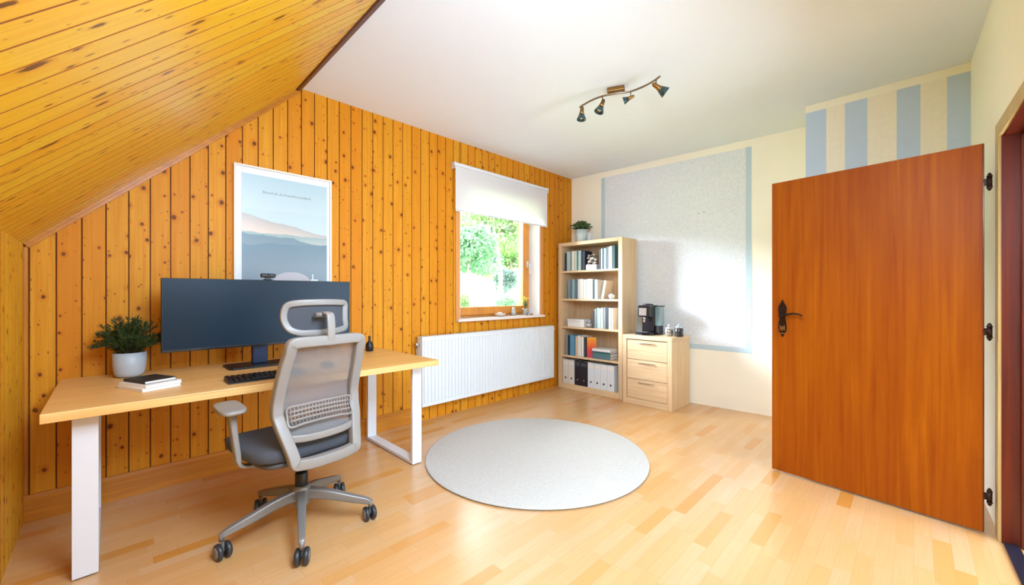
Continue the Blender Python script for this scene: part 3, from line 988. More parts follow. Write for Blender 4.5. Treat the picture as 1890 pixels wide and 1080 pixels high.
# ------------------------------------------------------------------ things on the desk
mo = thing('monitor', 'very wide dark monitor standing on the desk', 'monitor', (0.74, 3.07, DZ))
sy = -0.07
bm = nb(); b2(bm, -0.537, 0.537, sy + 0.0, sy + 0.028, 0.135, 0.562, 0.004); shell = obj('housing', bm, 'black', mo)
bm = nb(); b2(bm, -0.531, 0.531, sy - 0.0016, sy - 0.0001, 0.150, 0.557); obj('screen', bm, 'screen', mo)
bm = nb(); b2(bm, -0.533, 0.533, sy - 0.003, sy - 0.0001, 0.137, 0.1495, 0.001); b2(bm, -0.012, 0.012, sy - 0.0045, sy - 0.0031, 0.131, 0.140, 0.0005); obj('chin_strip', bm, 'black_gloss', mo)
bm = nb(); b2(bm, -0.080, 0.010, -0.005, 0.035, 0.012, 0.40, 0.006); obj('stand_column', bm, 'navy_metal', mo)
bm = nb(); b2(bm, -0.045, -0.025, sy + 0.028, -0.005, 0.30, 0.38, 0.003); b2(bm, -0.09, 0.02, sy + 0.028, sy + 0.034, 0.27, 0.41, 0.002); obj('tilt_mount', bm, 'black', mo)
bm = nb(); prism(bm, [(-0.225, -0.085), (-0.205, -0.115), (0.16, -0.115), (0.185, -0.085), (0.185, 0.085), (0.165, 0.105), (-0.205, 0.105), (-0.225, 0.085)], 0.0, 0.012); obj('stand_base', bm, 'black', mo)

wc = thing('webcam', 'small black webcam clipped on top of the wide monitor', 'webcam', (0.734, 3.0, DZ + 0.5625))
bm = nb(); bx(bm, (0, 0.0, 0.029), (0.088, 0.028, 0.027), 0.009, seg=3); obj('camera_body', bm, 'black', wc)
bm = nb(); cyl(bm, (0, -0.0145, 0.029), (0, -0.018, 0.029), 0.009); obj('lens', bm, 'black_gloss', wc)
bm = nb(); b2(bm, -0.016, 0.016, -0.006, 0.014, 0.0, 0.0145, 0.002); b2(bm, -0.022, 0.022, -0.004, 0.028, 0.0, 0.005, 0.001); obj('clip', bm, 'black', wc)

kb = thing('keyboard', 'black keyboard on the desk in front of the wide monitor', 'keyboard', (0.625, 2.575, DZ), 0.0)
bm = nb()
prism(bm, [(-0.065, 0.0), (0.06, 0.0), (0.062, 0.020), (0.055, 0.022), (-0.065, 0.008)], -0.19, 0.19, 'x')
kbb = obj('keyboard_body', bm, 'black', kb)
kk = nb()
for r_ in range(5):
    nk = 15
    for c_ in range(nk):
        xx = -0.178 + c_ * 0.0254
        if r_ == 0 and 4 <= c_ <= 8:
            if c_ != 6: continue
            bx(kk, (xx, -0.052 + 0.0, 0.0135), (0.115, 0.016, 0.006), 0.002)
            continue
        yy = -0.052 + r_ * 0.0245
        bx(kk, (xx, yy, 0.0135 + r_ * 0.0028), (0.021, 0.019, 0.007), 0.0018, seg=1)
ko = obj('keys', kk, 'black_gloss', kb); ko['kind'] = 'stuff'
del ko['kind']

ms = thing('computer_mouse', 'black computer mouse on the desk behind the chair back', 'mouse', (0.985, 2.66, DZ), 0.1)
bm = nb(); superell(bm, (0, 0, 0.017), 0.031, 0.055, 0.018, 0.7, 0.8, 24, 12, warp=lambda p: Vector((p.x, p.y, max(p.z, -0.0165)))); obj('mouse_body', bm, 'black', ms)
bm = nb(); cyl(bm, (-0.003, 0.028, 0.030), (0.003, 0.028, 0.030), 0.007); obj('scroll_wheel', bm, 'wheel_cap', ms)

def book(name, label, loc, sz, cover, rotz=0.0, flat=True, group=None, tilt=None, cat='book'):
    """sz = (width across the spine direction, height, thickness); flat books lie, else stand with spine to -x"""
    W, Hh, T = sz
    r_ = thing(name, label, cat, loc, rotz, group)
    if tilt: r_.rotation_euler = tilt
    cv = min(0.0025, T * 0.12)
    b_ = nb()
    if flat:   # spine on -x side
        b2(b_, -W / 2, W / 2, -Hh / 2, Hh / 2, 0, cv); b2(b_, -W / 2, W / 2, -Hh / 2, Hh / 2, T - cv, T); b2(b_, -W / 2, -W / 2 + cv, -Hh / 2, Hh / 2, cv, T - cv)
        obj('cover', b_, cover, r_)
        b_ = nb(); b2(b_, -W / 2 + cv, W / 2 - 0.003, -Hh / 2 + 0.003, Hh / 2 - 0.003, cv, T - cv); obj('pages', b_, 'paper', r_)
    else:      # stands on the floor of a shelf: x depth, y thickness, z height, spine faces -x
        b2(b_, 0, W, -T / 2, -T / 2 + cv, 0, Hh); b2(b_, 0, W, T / 2 - cv, T / 2, 0, Hh); b2(b_, -0.0015, cv, -T / 2, T / 2, 0, Hh, 0)
        obj('cover', b_, cover, r_)
        b_ = nb(); b2(b_, cv, W - 0.003, -T / 2 + cv, T / 2 - cv, 0.002, Hh - 0.004); obj('pages', b_, 'paper', r_)
    return r_
ba = math.radians(22)
bc = Vector((0.143, 2.735))
book('book', 'larger white book at the bottom of the desk stack', (bc.x, bc.y, DZ), (0.162, 0.222, 0.016), 'white_cover', ba)
book('book', 'white book between the bottom one and the black book on the desk', (bc.x + 0.004, bc.y, DZ + 0.0164), (0.156, 0.215, 0.014), 'white_cover', ba + 0.05)
book('notebook', 'black notebook on top of the two white books on the desk', (bc.x + 0.002, bc.y + 0.012, DZ + 0.0308), (0.134, 0.182, 0.014), 'black_cover', ba + 0.02, cat='notebook')

vs = thing('bud_vase', 'small black bud vase holding a thin dry twig on the right half of the desk', 'vase', (1.516, 3.18, DZ))
bm = nb(); lathe(bm, [(0.026, 0), (0.031, 0.004), (0.031, 0.05), (0.024, 0.068), (0.010, 0.084), (0.0085, 0.115), (0.012, 0.122), (0.009, 0.123)], n=24); obj('vase_body', bm, 'black', vs)
bm = nb(); sweep(bm, catmull([(0.003, 0, 0.117), (0.006, 0, 0.15), (0.016, 0.002, 0.185), (0.014, 0.004, 0.215)], 5), circ(0.0013, 5))
for zz, dxx in ((0.15, 0.012), (0.175, -0.010), (0.195, 0.012)): sweep(bm, catmull([(0.008 + (zz - 0.15) * 0.16, 0.001, zz), (0.008 + dxx, 0.002, zz + 0.014)], 3), circ(0.001, 4))
obj('twig', bm, 'stem', vs)

# ------------------------------------------------------------------ framed print
pic = thing('framed_print', 'tall framed print of misty blue hills on the pine wall above the desk', 'picture', (0.937, WY - 0.0005, 1.20))
PW2, PH = 0.331, 0.935
bm = nb()
for a, b, c, d in ((-PW2, -PW2 + 0.014, 0, PH), (PW2 - 0.014, PW2, 0, PH), (-PW2 + 0.014, PW2 - 0.014, 0, 0.014), (-PW2 + 0.014, PW2 - 0.014, PH - 0.014, PH)):
    b2(bm, a, b, -0.028, 0, c, d, 0.002)
obj('frame', bm, plain('frame_white', lin(224, 212, 196), 0.5), pic)
bm = nb()
b2(bm, -PW2 + 0.014, PW2 - 0.014, -0.016, -0.010, 0.014, PH - 0.014); obj('mat_board', bm, plain('mat_white', lin(222, 222, 222), 0.8), pic)
ax0, ax1, az0, az1 = -PW2 + 0.048, PW2 - 0.036, 0.05, PH - 0.058
bm = nb(); b2(bm, ax0, ax1, -0.0175, -0.0161, az0, az1)
art = obj('art_sheet', bm, 'art', pic, uvfn=lambda p, f: ((p.x - ax0) / (ax1 - ax0), (p.z - az0) / (az1 - az0)))
bm = nb(); rn = random.Random(12)
xx = ax0 + 0.13
while xx < ax1 - 0.12:
    h_ = rn.choice([0.010, 0.013, 0.018, 0.020]); z_ = az1 - 0.125 + rn.uniform(-0.001, 0.001)
    q = [(xx, -0.0178, z_), (xx + 0.003, -0.0178, z_ + h_), (xx + rn.uniform(0.005, 0.009), -0.0178, z_ + h_ * 0.3), (xx + 0.011, -0.0178, z_ + rn.uniform(0, 0.006))]
    sweep(bm, catmull(q, 4), circ(0.0011, 4)); xx += rn.uniform(0.012, 0.016)
obj('faint_script', bm, plain('faded_ink', lin(140, 146, 146), 0.8), pic)
bm = nb()
b2(bm, ax0 + 0.466, ax0 + 0.476, -0.0182, -0.0176, az0 + 0.075, az0 + 0.125); b2(bm, ax0 + 0.455, ax0 + 0.51, -0.0181, -0.0176, az0 + 0.05, az0 + 0.085)
obj('painted_spire', bm, plain('spire_white', lin(206, 212, 208), 0.7), pic)

# ------------------------------------------------------------------ bookcase
BX0, BX1, BY0, BY1, BH = 4.17, 4.515, 2.375, 3.31, 1.885
bk = thing('bookcase', 'tall light oak bookcase full of books in the corner by the window', 'bookcase', (BX0, BY0, 0))
Dp, Wd = BX1 - BX0, BY1 - BY0
t_ = 0.052
for a_ in (0, Wd - t_):
    bm = nb(); b2(bm, 0, Dp, a_, a_ + t_, 0, BH, 0.003); obj('side_panel', bm, 'case_wood', bk)
bm = nb(); b2(bm, 0, Dp, t_, Wd - t_, BH - 0.045, BH, 0.003); obj('top_panel', bm, 'case_wood', bk, grain_axis='y')
bm = nb(); b2(bm, 0.0, Dp, t_, Wd - t_, 0.0, 0.068, 0.003); obj('base_panel', bm, 'case_wood', bk, grain_axis='y')
bm = nb(); b2(bm, Dp - 0.012, Dp - 0.001, t_, Wd - t_, 0.068, BH - 0.045); obj('back_panel', bm, grain('back_board', lin(222, 196, 160), lin(206, 172, 132), 0.6), bk)
SH = [1.520, 1.160, 0.802, 0.432]
for z in SH:
    bm = nb(); b2(bm, 0.004, Dp - 0.012, t_, Wd - t_, z - 0.024, z, 0.002); obj('shelf', bm, 'case_wood', bk, grain_axis='y')

COL = {}
def cmat(key, rgb):
    if key not in COL:
        COL[key] = plain('cover_' + key, lin(*rgb), 0.6, 0, 0.08, 90)
    return COL[key]
PAL = {'dark navy': (40, 46, 60), 'light teal': (160, 186, 186), 'cream': (222, 216, 204), 'pale green': (186, 204, 188), 'dark teal': (48, 78, 84), 'white': (224, 224, 224),
       'grey': (140, 150, 152), 'slate blue': (92, 112, 126), 'sky blue': (92, 148, 176), 'beige': (204, 184, 158), 'charcoal': (60, 64, 66), 'orange and red': (214, 96, 40),
       'ivory': (226, 218, 200), 'steel blue': (112, 140, 152), 'grey green': (130, 148, 138)}
ORD = ['first', 'second', 'third', 'fourth', 'fifth', 'sixth', 'seventh', 'eighth', 'ninth', 'tenth', 'eleventh', 'twelfth', 'thirteenth', 'fourteenth', 'fifteenth']
def row(shelf_name, z, items, group, from_side='left'):
    for k, (px0, px1, colr, h_) in enumerate(items):
        ya, yb = yat(px0, BX0 + 0.03), yat(px1, BX0 + 0.03)
        lab = '%s book, %s from the %s on the %s of the bookcase' % (colr, ORD[k], from_side, shelf_name)
        book('book', lab, (BX0 + 0.028 + (k % 3) * 0.004, (ya + yb) / 2, z + 0.0005), (0.16 + 0.012 * (k % 4), h_, abs(ya - yb) - 0.0012), cmat(colr.replace(' ', '_'), PAL[colr]), flat=False, group=group)
row('top shelf', SH[0], [(1043, 1046, 'dark navy', .235), (1046, 1052.5, 'light teal', .25), (1052.5, 1056, 'grey green', .245), (1056, 1060.5, 'cream', .25), (1060.5, 1064.5, 'pale green', .25), (1064.5, 1067.5, 'slate blue', .248),
                        (1067.5, 1072.5, 'light teal', .25), (1072.5, 1075, 'dark navy', .25), (1075, 1079, 'dark navy', .24)], 'books on the left of the top shelf')
row('top shelf right half', SH[0], [(1106, 1109, 'charcoal', .24), (1109, 1111.5, 'white', .25), (1111.5, 1115, 'dark teal', .26), (1115, 1119, 'light teal', .25), (1119, 1122, 'slate blue', .265), (1122, 1125, 'white', .26),
                        (1125, 1130, 'pale green', .27), (1130, 1134.5, 'dark teal', .275)], 'books on the right of the top shelf')
row('second shelf down', SH[1], [(1049, 1052, 'steel blue', .24), (1052, 1056, 'slate blue', .245), (1056, 1059, 'light teal', .25), (1059, 1062.5, 'steel blue', .24), (1062.5, 1065.5, 'slate blue', .235), (1066, 1071.5, 'white', .25),
                        (1071.5, 1077, 'ivory', .25), (1077, 1081.5, 'white', .24), (1081.5, 1085.5, 'cream', .245), (1085.5, 1090, 'ivory', .25), (1090, 1094, 'white', .245), (1094, 1098, 'dark teal', .24), (1098, 1103, 'cream', .235)], 'books on the second shelf down')
row('middle shelf', SH[2], [(1094, 1097, 'charcoal', .21), (1097, 1101, 'grey', .235), (1101, 1105.5, 'light teal', .25), (1105.5, 1109, 'pale green', .24), (1109, 1113, 'white', .25), (1113.5, 1117.5, 'grey', .255),
                        (1117.5, 1123, 'charcoal', .26), (1123, 1127, 'white', .255), (1127, 1131, 'ivory', .25)], 'books on the middle shelf')
row('fourth shelf down', SH[3], [(1045, 1048, 'grey', .25), (1048, 1051.5, 'dark navy', .255), (1051.5, 1056, 'sky blue', .26), (1056, 1061, 'sky blue', .255), (1062, 1065.5, 'beige', .25), (1065.5, 1070, 'cream', .26),
                        (1070, 1073.5, 'ivory', .25), (1073.5, 1077, 'white', .25), (1077.5, 1081, 'charcoal', .245)], 'books on the fourth shelf down')

# orange and red magazine standing at an angle
mz = thing('magazine', 'orange, red and pink magazine standing open on the fourth shelf down', 'magazine', (BX0 + 0.045, yat(1083.5, BX0 + 0.045), SH[3] + 0.0005), -PI / 2 + 0.45)
def m_mag():
    s = NT('magazine_cover')
    _, u, v, _ = s.uv('Object')[0], *s.uv('Object')[1:]
    _, ux, uy, uz = s.uv('Object')
    c = s.ramp(s.math('DIVIDE', uz, 0.25), [(0.0, lin(196, 60, 96)), (0.35, lin(214, 60, 60)), (0.65, lin(228, 110, 40)), (1.0, lin(232, 160, 50))])
    return s.fin(c, 0.4)
mm = m_mag()
bm = nb(); b2(bm, 0, 0.115, -0.0045, 0.0, 0, 0.25, 0.001); obj('front_cover', bm, mm, mz)
bm = nb(); bx(bm, (0.022, 0.048, 0.125), (0.004, 0.10, 0.245), 0.001, rot=Matrix.Rotation(-0.45, 3, 'Z')); obj('back_cover', bm, 'white_cover', mz)

# lying stack on the fourth shelf
yl = (yat(1092, 4.22) + yat(1133, 4.22)) / 2
wl = 0.25
zz = SH[3] + 0.0005
for k, (colr, T, nm, dy) in enumerate((('slate_blue', .036, 'slate blue book lying lowest in the stack on the fourth shelf', 0.0), ('teal_green', .034, 'teal book lying second from the bottom of the fourth shelf stack', -0.004),
                                      ('dark_teal', .020, 'thin dark teal book lying under the white one on the fourth shelf', 0.003), ('white', .030, 'white book lying on top of the stack on the fourth shelf', 0.004))):
    if colr == 'teal_green': PAL['x'] = (72, 120, 124)
    mt = cmat(colr, PAL.get(colr.replace('_', ' '), (72, 120, 124)))
    book('book', nm, (4.275, yl + dy, zz), (0.17, wl, T), mt, 0.0, True, 'books lying on the fourth shelf down'); zz += T + 0.0004

# top shelf ornament: white planter with dried flowers
po_ = thing('dried_flower_planter', 'white planter with grey and brown dried flowers between the books on the top shelf', 'planter', (4.235, yat(1092, 4.21), SH[0] + 0.0005), 0)
bm = nb(); b2(bm, -0.04, 0.04, -0.078, 0.078, 0, 0.065, 0.006); obj('planter_box', bm, 'white_metal', po_)
rn = random.Random(5)
bl = nb()
for k in range(46):
    p = Vector((rn.uniform(-0.028, 0.028), rn.uniform(-0.062, 0.062), 0.066 + rn.uniform(0.0, 0.12)))
    superell(bl, p, rn.uniform(.010, .018), rn.uniform(.010, .018), rn.uniform(.008, .014), 0.9, 0.9, 8, 5, mi=k % 3)
obj('dried_flowers', bl, [plain('dried_grey', lin(150, 150, 146), .9), plain('dried_brown', lin(132, 104, 82), .9), plain('dried_cream', lin(214, 206, 196), .9)], po_)
# second shelf: leaning beige card, small white bowl
lb = book('book', 'beige patterned book leaning at the right of the second shelf down', (4.205, yat(1111, 4.2), SH[1] + 0.004), (0.16, 0.225, 0.035), cmat('beige', PAL['beige']), flat=False, tilt=(0.20, 0, 0), group='books on the second shelf down')
bw = thing('small_bowl', 'small white bowl at the right end of the second shelf down', 'bowl', (4.235, yat(1129, 4.235), SH[1] + 0.0005))
bm = nb(); lathe(bm, [(0.018, 0), (0.034, 0.02), (0.042, 0.048), (0.039, 0.048), (0.031, 0.022), (0.002, 0.008)], n=24); obj('bowl_body', bm, 'pot_small', bw)
bm = nb(); superell(bm, (0, 0, 0.044), 0.030, 0.030, 0.022, 0.9, 0.9, 16, 8); obj('bowl_filling', bm, plain('filling_grey', lin(186, 190, 190), .8), bw)
# middle shelf: white box, grey lump
bo = thing('storage_box', 'white lidded storage box on the left of the middle shelf', 'box', (4.275, (yat(1048, 4.2) + yat(1079, 4.2)) / 2, SH[2] + 0.0005))
bw_ = abs(yat(1048, 4.2) - yat(1079, 4.2))
bm = nb(); b2(bm, -0.085, 0.085, -bw_ / 2 + .003, bw_ / 2 - .003, 0, 0.07, 0.003); obj('box_body', bm, 'white_cover', bo)
bm = nb(); b2(bm, -0.088, 0.088, -bw_ / 2, bw_ / 2, 0.0705, 0.098, 0.003); obj('lid', bm, 'white_cover', bo)
st = thing('stone_ornament', 'small rounded grey stone ornament beside the white box on the middle shelf', 'ornament', (4.25, yat(1086, 4.23), SH[2] + 0.0005))
bm = nb(); superell(bm, (0, 0, 0.030), 0.035, 0.042, 0.030, 0.8, 0.9, 20, 10); obj('stone_body', bm, plain('stone', lin(176, 172, 170), .8, 0, .15, 60), st)
bm = nb(); superell(bm, (0.004, 0.006, 0.073), 0.022, 0.026, 0.014, 0.9, 0.9, 16, 8); obj('stone_top', bm, plain('stone_pale', lin(200, 192, 190), .8, 0, .15, 60), st)
# binders
def binder(px0, px1, colr, label, group, hole=True):
    ya, yb = yat(px0, BX0 + .02), yat(px1, BX0 + .02); T = abs(ya - yb) - 0.002
    r_ = thing('ring_binder', label, 'binder', (BX0 + 0.018, (ya + yb) / 2, 0.0685), 0, group)
    b_ = nb()
    b2(b_, 0, 0.26, -T / 2, -T / 2 + .003, 0, .305); b2(b_, 0, 0.26, T / 2 - .003, T / 2, 0, .305); b2(b_, -0.002, 0.002, -T / 2, T / 2, 0, .305, 0.0005)
    obj('cover', b_, colr, r_)
    b_ = nb(); b2(b_, 0.012, 0.24, -T / 2 + .004, T / 2 - .004, 0.004, 0.295); obj('pages', b_, 'paper', r_)
    b_ = nb(); lathe(b_, [(0.010, 0), (0.012, 0.0008), (0.006, 0.001)], n=18, mat=axis_mat(Vector((-0.002, 0, 0.07)), (-1, 0, 0))); obj('finger_hole', b_, 'black' if hole else 'chrome', r_)
    b_ = nb(); b2(b_, -0.0028, -0.0021, -T / 2 + .008, T / 2 - .008, 0.245, 0.285); obj('spine_label', b_, 'paper' if hole else plain('grey_label', lin(70, 72, 80), .6), r_)
cb = plain('binder_cream', lin(216, 210, 202), .6); wb = plain('binder_white', lin(214, 220, 226), .6); kb_ = plain('binder_black', lin(24, 26, 40), .5)
gb = 'ring binders on the bottom shelf'
bxs = [1039.5, 1049.5, 1060.5]
binder(1039.5, 1049.5, cb, 'cream ring binder at the far left of the bottom shelf', gb)
binder(1049.5, 1060.5, cb, 'cream ring binder next to the black pair on the bottom shelf', gb)
binder(1061, 1071.5, kb_, 'left one of the two black ring binders on the bottom shelf', gb, False)
binder(1071.5, 1084, kb_, 'right one of the two black ring binders on the bottom shelf', gb, False)
for k, (a, b) in enumerate(((1085, 1097), (1097, 1108.5), (1108.5, 1121), (1121, 1134))):
    binder(a, b, wb, ['white ring binder touching the black pair on the bottom shelf', 'second from the left of the four white ring binders on the bottom shelf',
                      'third from the left of the four white ring binders on the bottom shelf', 'white ring binder at the far right of the bottom shelf'][k], gb)
sp_ = thing('small_potted_plant', 'small leafy plant in a white pot on top of the bookcase', 'plant', (4.30, 3.035, BH + 0.0005))
small_plant(sp_, 'box_leaf', 0.072, 0.165, 0.115, 9, 90)
sc2 = thing('white_candle', 'small white candle behind the plant on top of the bookcase', 'candle', (4.40, 2.99, BH + 0.0005))
bm = nb(); lathe(bm, [(0.03, 0), (0.032, 0.004), (0.032, 0.13), (0.028, 0.134), (0.004, 0.132)], n=24); obj('candle_body', bm, 'white_cover', sc2)
bm = nb(); cyl(bm, (0, 0, 0.132), (0.001, 0, 0.146), 0.0012, n=6); obj('wick', bm, 'black', sc2)

# ------------------------------------------------------------------ drawer cabinet
cbn = thing('drawer_cabinet', 'light oak cabinet with three drawers beside the bookcase', 'cabinet', (4.108, 1.77, 0))
CD, CW, CH = 0.465, 0.565, 0.765
for a_ in (0, CW - 0.048):
    bm = nb(); b2(bm, 0, CD, a_, a_ + 0.048, 0, CH - 0.045, 0.003); obj('side_panel', bm, 'case_wood', cbn)
bm = nb(); b2(bm, 0, CD, 0, CW, CH - 0.0445, CH, 0.003); obj('top_panel', bm, 'case_wood', cbn, grain_axis='y')
bm = nb(); b2(bm, 0, CD, 0.0485, CW - 0.0485, 0, 0.065, 0.003); obj('base_panel', bm, 'case_wood', cbn, grain_axis='y')
bm = nb(); b2(bm, CD - 0.01, CD - 0.001, 0.0485, CW - 0.0485, 0.066, CH - 0.046); obj('back_panel', bm, 'case_wood', cbn)
zb = [0.069, 0.285, 0.500, 0.7165]
for k in range(3):
    bm = nb(); b2(bm, 0.006, 0.026, 0.053, CW - 0.053, zb[k], zb[k + 1] - 0.005, 0.002)
    b2(bm, 0.026, 0.40, 0.07, CW - 0.07, zb[k] + 0.015, zb[k + 1] - 0.05)
    dw = obj('drawer', bm, 'case_wood', cbn, grain_axis='y')
    zh = zb[k + 1] - 0.035
    bm = nb()
    sweep(bm, catmull([(0.006, CW / 2 - 0.085, zh), (-0.018, CW / 2 - 0.075, zh), (-0.022, CW / 2, zh + 0.001), (-0.018, CW / 2 + 0.075, zh), (0.006, CW / 2 + 0.085, zh)], 6), rrect(0.005, 0.0035))
    obj('handle', bm, 'chrome', dw)

# coffee machine
CT = CH + 0.0005
cf = thing('coffee_machine', 'black coffee machine with a clear water tank on the oak cabinet', 'coffee machine', (4.33, 2.125, CT), 0.0)
# front faces -x, +y is left in the photo
bm = nb(); prism(bm, [(-0.16, -0.075), (-0.175, 0.0), (-0.16, 0.085), (-0.10, 0.10), (0.10, 0.095), (0.10, -0.085), (-0.10, -0.09)], 0.0, 0.03)
base = obj('base', bm, 'black_gloss', cf)
bm = nb(); b2(bm, -0.03, 0.09, -0.07, 0.075, 0.0305, 0.33, 0.010); obj('tower', bm, 'black_gloss', cf)
bm = nb(); b2(bm, -0.135, -0.0305, -0.07, 0.075, 0.20, 0.33, 0.014); head = obj('brew_head', bm, 'black_gloss', cf)
bm = nb()
b2(bm, -0.140, -0.1352, -0.035, 0.055, 0.215, 0.30, 0.003); obj('front_plate', bm, 'silver', head)
bm = nb()
cyl(bm, (-0.095, 0.01, 0.1995), (-0.095, 0.01, 0.165), 0.018, 0.012); b2(bm, -0.105, -0.09, 0.0, 0.02, 0.14, 0.165, 0.002); obj('spout', bm, 'silver', head)
bm = nb(); lathe(bm, [(0.06, 0), (0.055, 0.01), (0.02, 0.016), (0.002, 0.017)], -0.03, 0.0, 28)
for v in bm.verts: v.co.z += 0.3305
obj('lid', bm, 'black', cf)
bm = nb(); b2(bm, -0.15, -0.06, -0.045, 0.055, 0.0305, 0.036, 0.002); obj('drip_tray', bm, 'silver', cf)
bm = nb(); b2(bm, -0.01, 0.085, -0.135, -0.0705, 0.10, 0.315, 0.008); tk = obj('water_tank', bm, 'tank', cf)
bm = nb(); b2(bm, -0.013, 0.088, -0.145, -0.0705, 0.3155, 0.325, 0.003); obj('tank_lid', bm, 'black', tk)
bm = nb(); b2(bm, -0.01, 0.085, -0.125, -0.0705, 0.0, 0.0995, 0.006); obj('tank_base', bm, 'black', cf)

sg = thing('sugar_pot', 'small silver and white lidded pot between coffee machine and dark jar', 'pot', (4.30, yat(1234.5, 4.30), CT))
bm = nb(); lathe(bm, [(0.032, 0), (0.044, 0.012), (0.047, 0.045), (0.042, 0.078), (0.038, 0.080)], n=28); obj('pot_body', bm, 'silver', sg)
bm = nb(); lathe(bm, [(0.041, 0.0805), (0.03, 0.090), (0.008, 0.094), (0.008, 0.105), (0.012, 0.115), (0.006, 0.125)], n=24); obj('lid', bm, 'white_metal', sg)
jr = thing('coffee_jar', 'dark jar with a clear white lid at the right end of the cabinet top', 'jar', (4.31, yat(1253, 4.31), CT))
bm = nb(); lathe(bm, [(0.040, 0), (0.044, 0.005), (0.044, 0.085), (0.040, 0.090)], n=28); obj('jar_body', bm, plain('coffee_dark', lin(52, 46, 48), .2, 0, .2, 40), jr)
bm = nb(); lathe(bm, [(0.034, 0.0905), (0.034, 0.112), (0.010, 0.118), (0.014, 0.130), (0.006, 0.136)], n=24); obj('lid', bm, 'jar_glass', jr)

# ------------------------------------------------------------------ window sill things
SZ = WZ0 + 0.0005
fl = thing('flower_pot', 'silver pot of yellow flowers on the right of the window sill', 'flower pot', (xat(970, 3.40), 3.40, SZ))
bm = nb(); lathe(bm, [(0.030, 0), (0.034, 0.003), (0.042, 0.075), (0.044, 0.08), (0.040, 0.08), (0.038, 0.066)], n=24); obj('pot', bm, 'silver', fl)
bs, bl, bp = nb(), nb(), nb(); rn = random.Random(21)
for k in range(16):
    d = rnd_dir(rn, 0.5, 1.45); L = rn.uniform(0.08, 0.15)
    if d.y > 0: d.y *= 0.4
    pts = catmull([Vector((d.x * .015, d.y * .015, .066)), Vector((d.x * .03, d.y * .03, .066 + L * .5)), Vector((d.x * .06, d.y * .05, .066 + L))], 4)
    sweep(bs, pts, circ(.0012, 4))
    for q in range(6):
        leaf(bp, pts[-1], rnd_dir(rn, -.2, 1.2), Vector((0, 0, 1)), .022, .008)
    for q in range(4):
        leaf(bl, pts[rn.randrange(2, 7)], rnd_dir(rn, -.1, 1.0), Vector((0, 0, 1)), .035, .008)
sweep(bs, catmull([(0.0, 0, .066), (.005, 0, .17), (.0, 0, .29)], 5), circ(.0014, 4))
obj('stems', bs, 'stem', fl); obj('leaves', bl, 'box_leaf', fl, fixn=False); obj('petals', bp, 'yellow_petal', fl, fixn=False)
gj = thing('small_vase', 'small clear glass vase on the sill left of the silver flower pot', 'vase', (xat(948, 3.42), 3.42, SZ))
bm = nb(); lathe(bm, [(0.024, 0), (0.030, 0.01), (0.030, 0.05), (0.016, 0.075), (0.018, 0.10), (0.016, 0.10), (0.014, 0.076), (0.027, 0.05), (0.026, 0.012)], n=24); obj('vase_body', bm, 'jar_glass', gj)
bm = nb(); superell(bm, (0, 0, 0.022), 0.022, 0.022, 0.015, .8, .9, 14, 8); obj('brown_pebbles', bm, plain('pebbles', lin(140, 106, 84), .8, 0, .3, 120), gj)
sh = thing('shell_bowl', 'low pinkish dish of shells on the window sill left of the vase', 'bowl', (xat(923, 3.42), 3.42, SZ))
bm = nb(); lathe(bm, [(0.03, 0), (0.055, 0.012), (0.07, 0.034), (0.067, 0.034), (0.05, 0.014), (0.002, 0.006)], n=28); obj('dish', bm, 'beige_plaster', sh)
bm = nb()
for k in range(9):
    superell(bm, (0.035 * math.cos(k * 2.1) * (k / 9), 0.03 * math.sin(k * 2.1) * (k / 9), 0.030 + 0.004 * (k % 3)), .017, .014, .012, .8, .9, 10, 6)
obj('shells', bm, plain('shell', lin(226, 210, 200), .6, 0, .1, 60), sh)
sg2 = thing('sill_stone', 'tiny brown stone on the sill right of the silver flower pot', 'stone', (xat(981, 3.37), 3.37, SZ))
bm = nb(); superell(bm, (0, 0, .010), .022, .014, .010, .8, .9, 14, 8); obj('stone_body', bm, plain('stone_brown', lin(150, 120, 96), .8, 0, .2, 80), sg2)

# ------------------------------------------------------------------ ceiling spotlight bar
LZ = H - 0.085
def onz(px, py, z):
    D = 742 * (z - 1.22) / (543 - py); l = (px - 945) / 742 * D
    return Vector(((D + l) / math.sqrt(2), (D - l) / math.sqrt(2), z))
lt = thing('ceiling_spotlight', 'wavy metal ceiling light bar with four small spot heads', 'ceiling light', onz(1137, 163, H))
L0 = Vector(lt.location)
bar = [onz(*p, LZ) - L0 for p in ((1070, 198), (1090, 186), (1112, 177.5), (1137, 172.5), (1163, 169), (1186, 160.5), (1204, 151), (1218, 141))]
bm = nb(); sweep(bm, catmull(bar, 6), circ(0.007, 10)); obj('bar', bm, 'nickel', lt)
mid = bar[3]
bm = nb(); bx(bm, (0, 0, -0.0165), (0.13, 0.075, 0.033), 0.006, rotz=math.atan2((bar[4] - bar[2]).y, (bar[4] - bar[2]).x)); obj('ceiling_mount', bm, 'brass', lt)
bm = nb()
for q in (0.35, -0.35):
    d_ = (bar[4] - bar[2]) * q * 0.5
    p_ = Vector((0, 0, 0)) + d_
    cyl(bm, p_ + Vector((0, 0, -0.033)), Vector((mid.x + d_.x, mid.y + d_.y, mid.z + 0.004)), 0.005, n=10)
obj('mount_rod', bm, 'nickel', lt)
heads = [((1074, 193), (1074, 229), 'short', Vector((-0.05, 0.03, -1)), 1.0), ((1112, 179), (1106, 213), 's', Vector((-0.33, 0.25, -1)), 1.0),
         ((1164, 169), (1162, 190), 's', Vector((-0.35, 0.85, -0.30)), 0.75), ((1211, 147), (1230, 176), 's', Vector((0.62, -0.62, -0.62)), 1.05)]
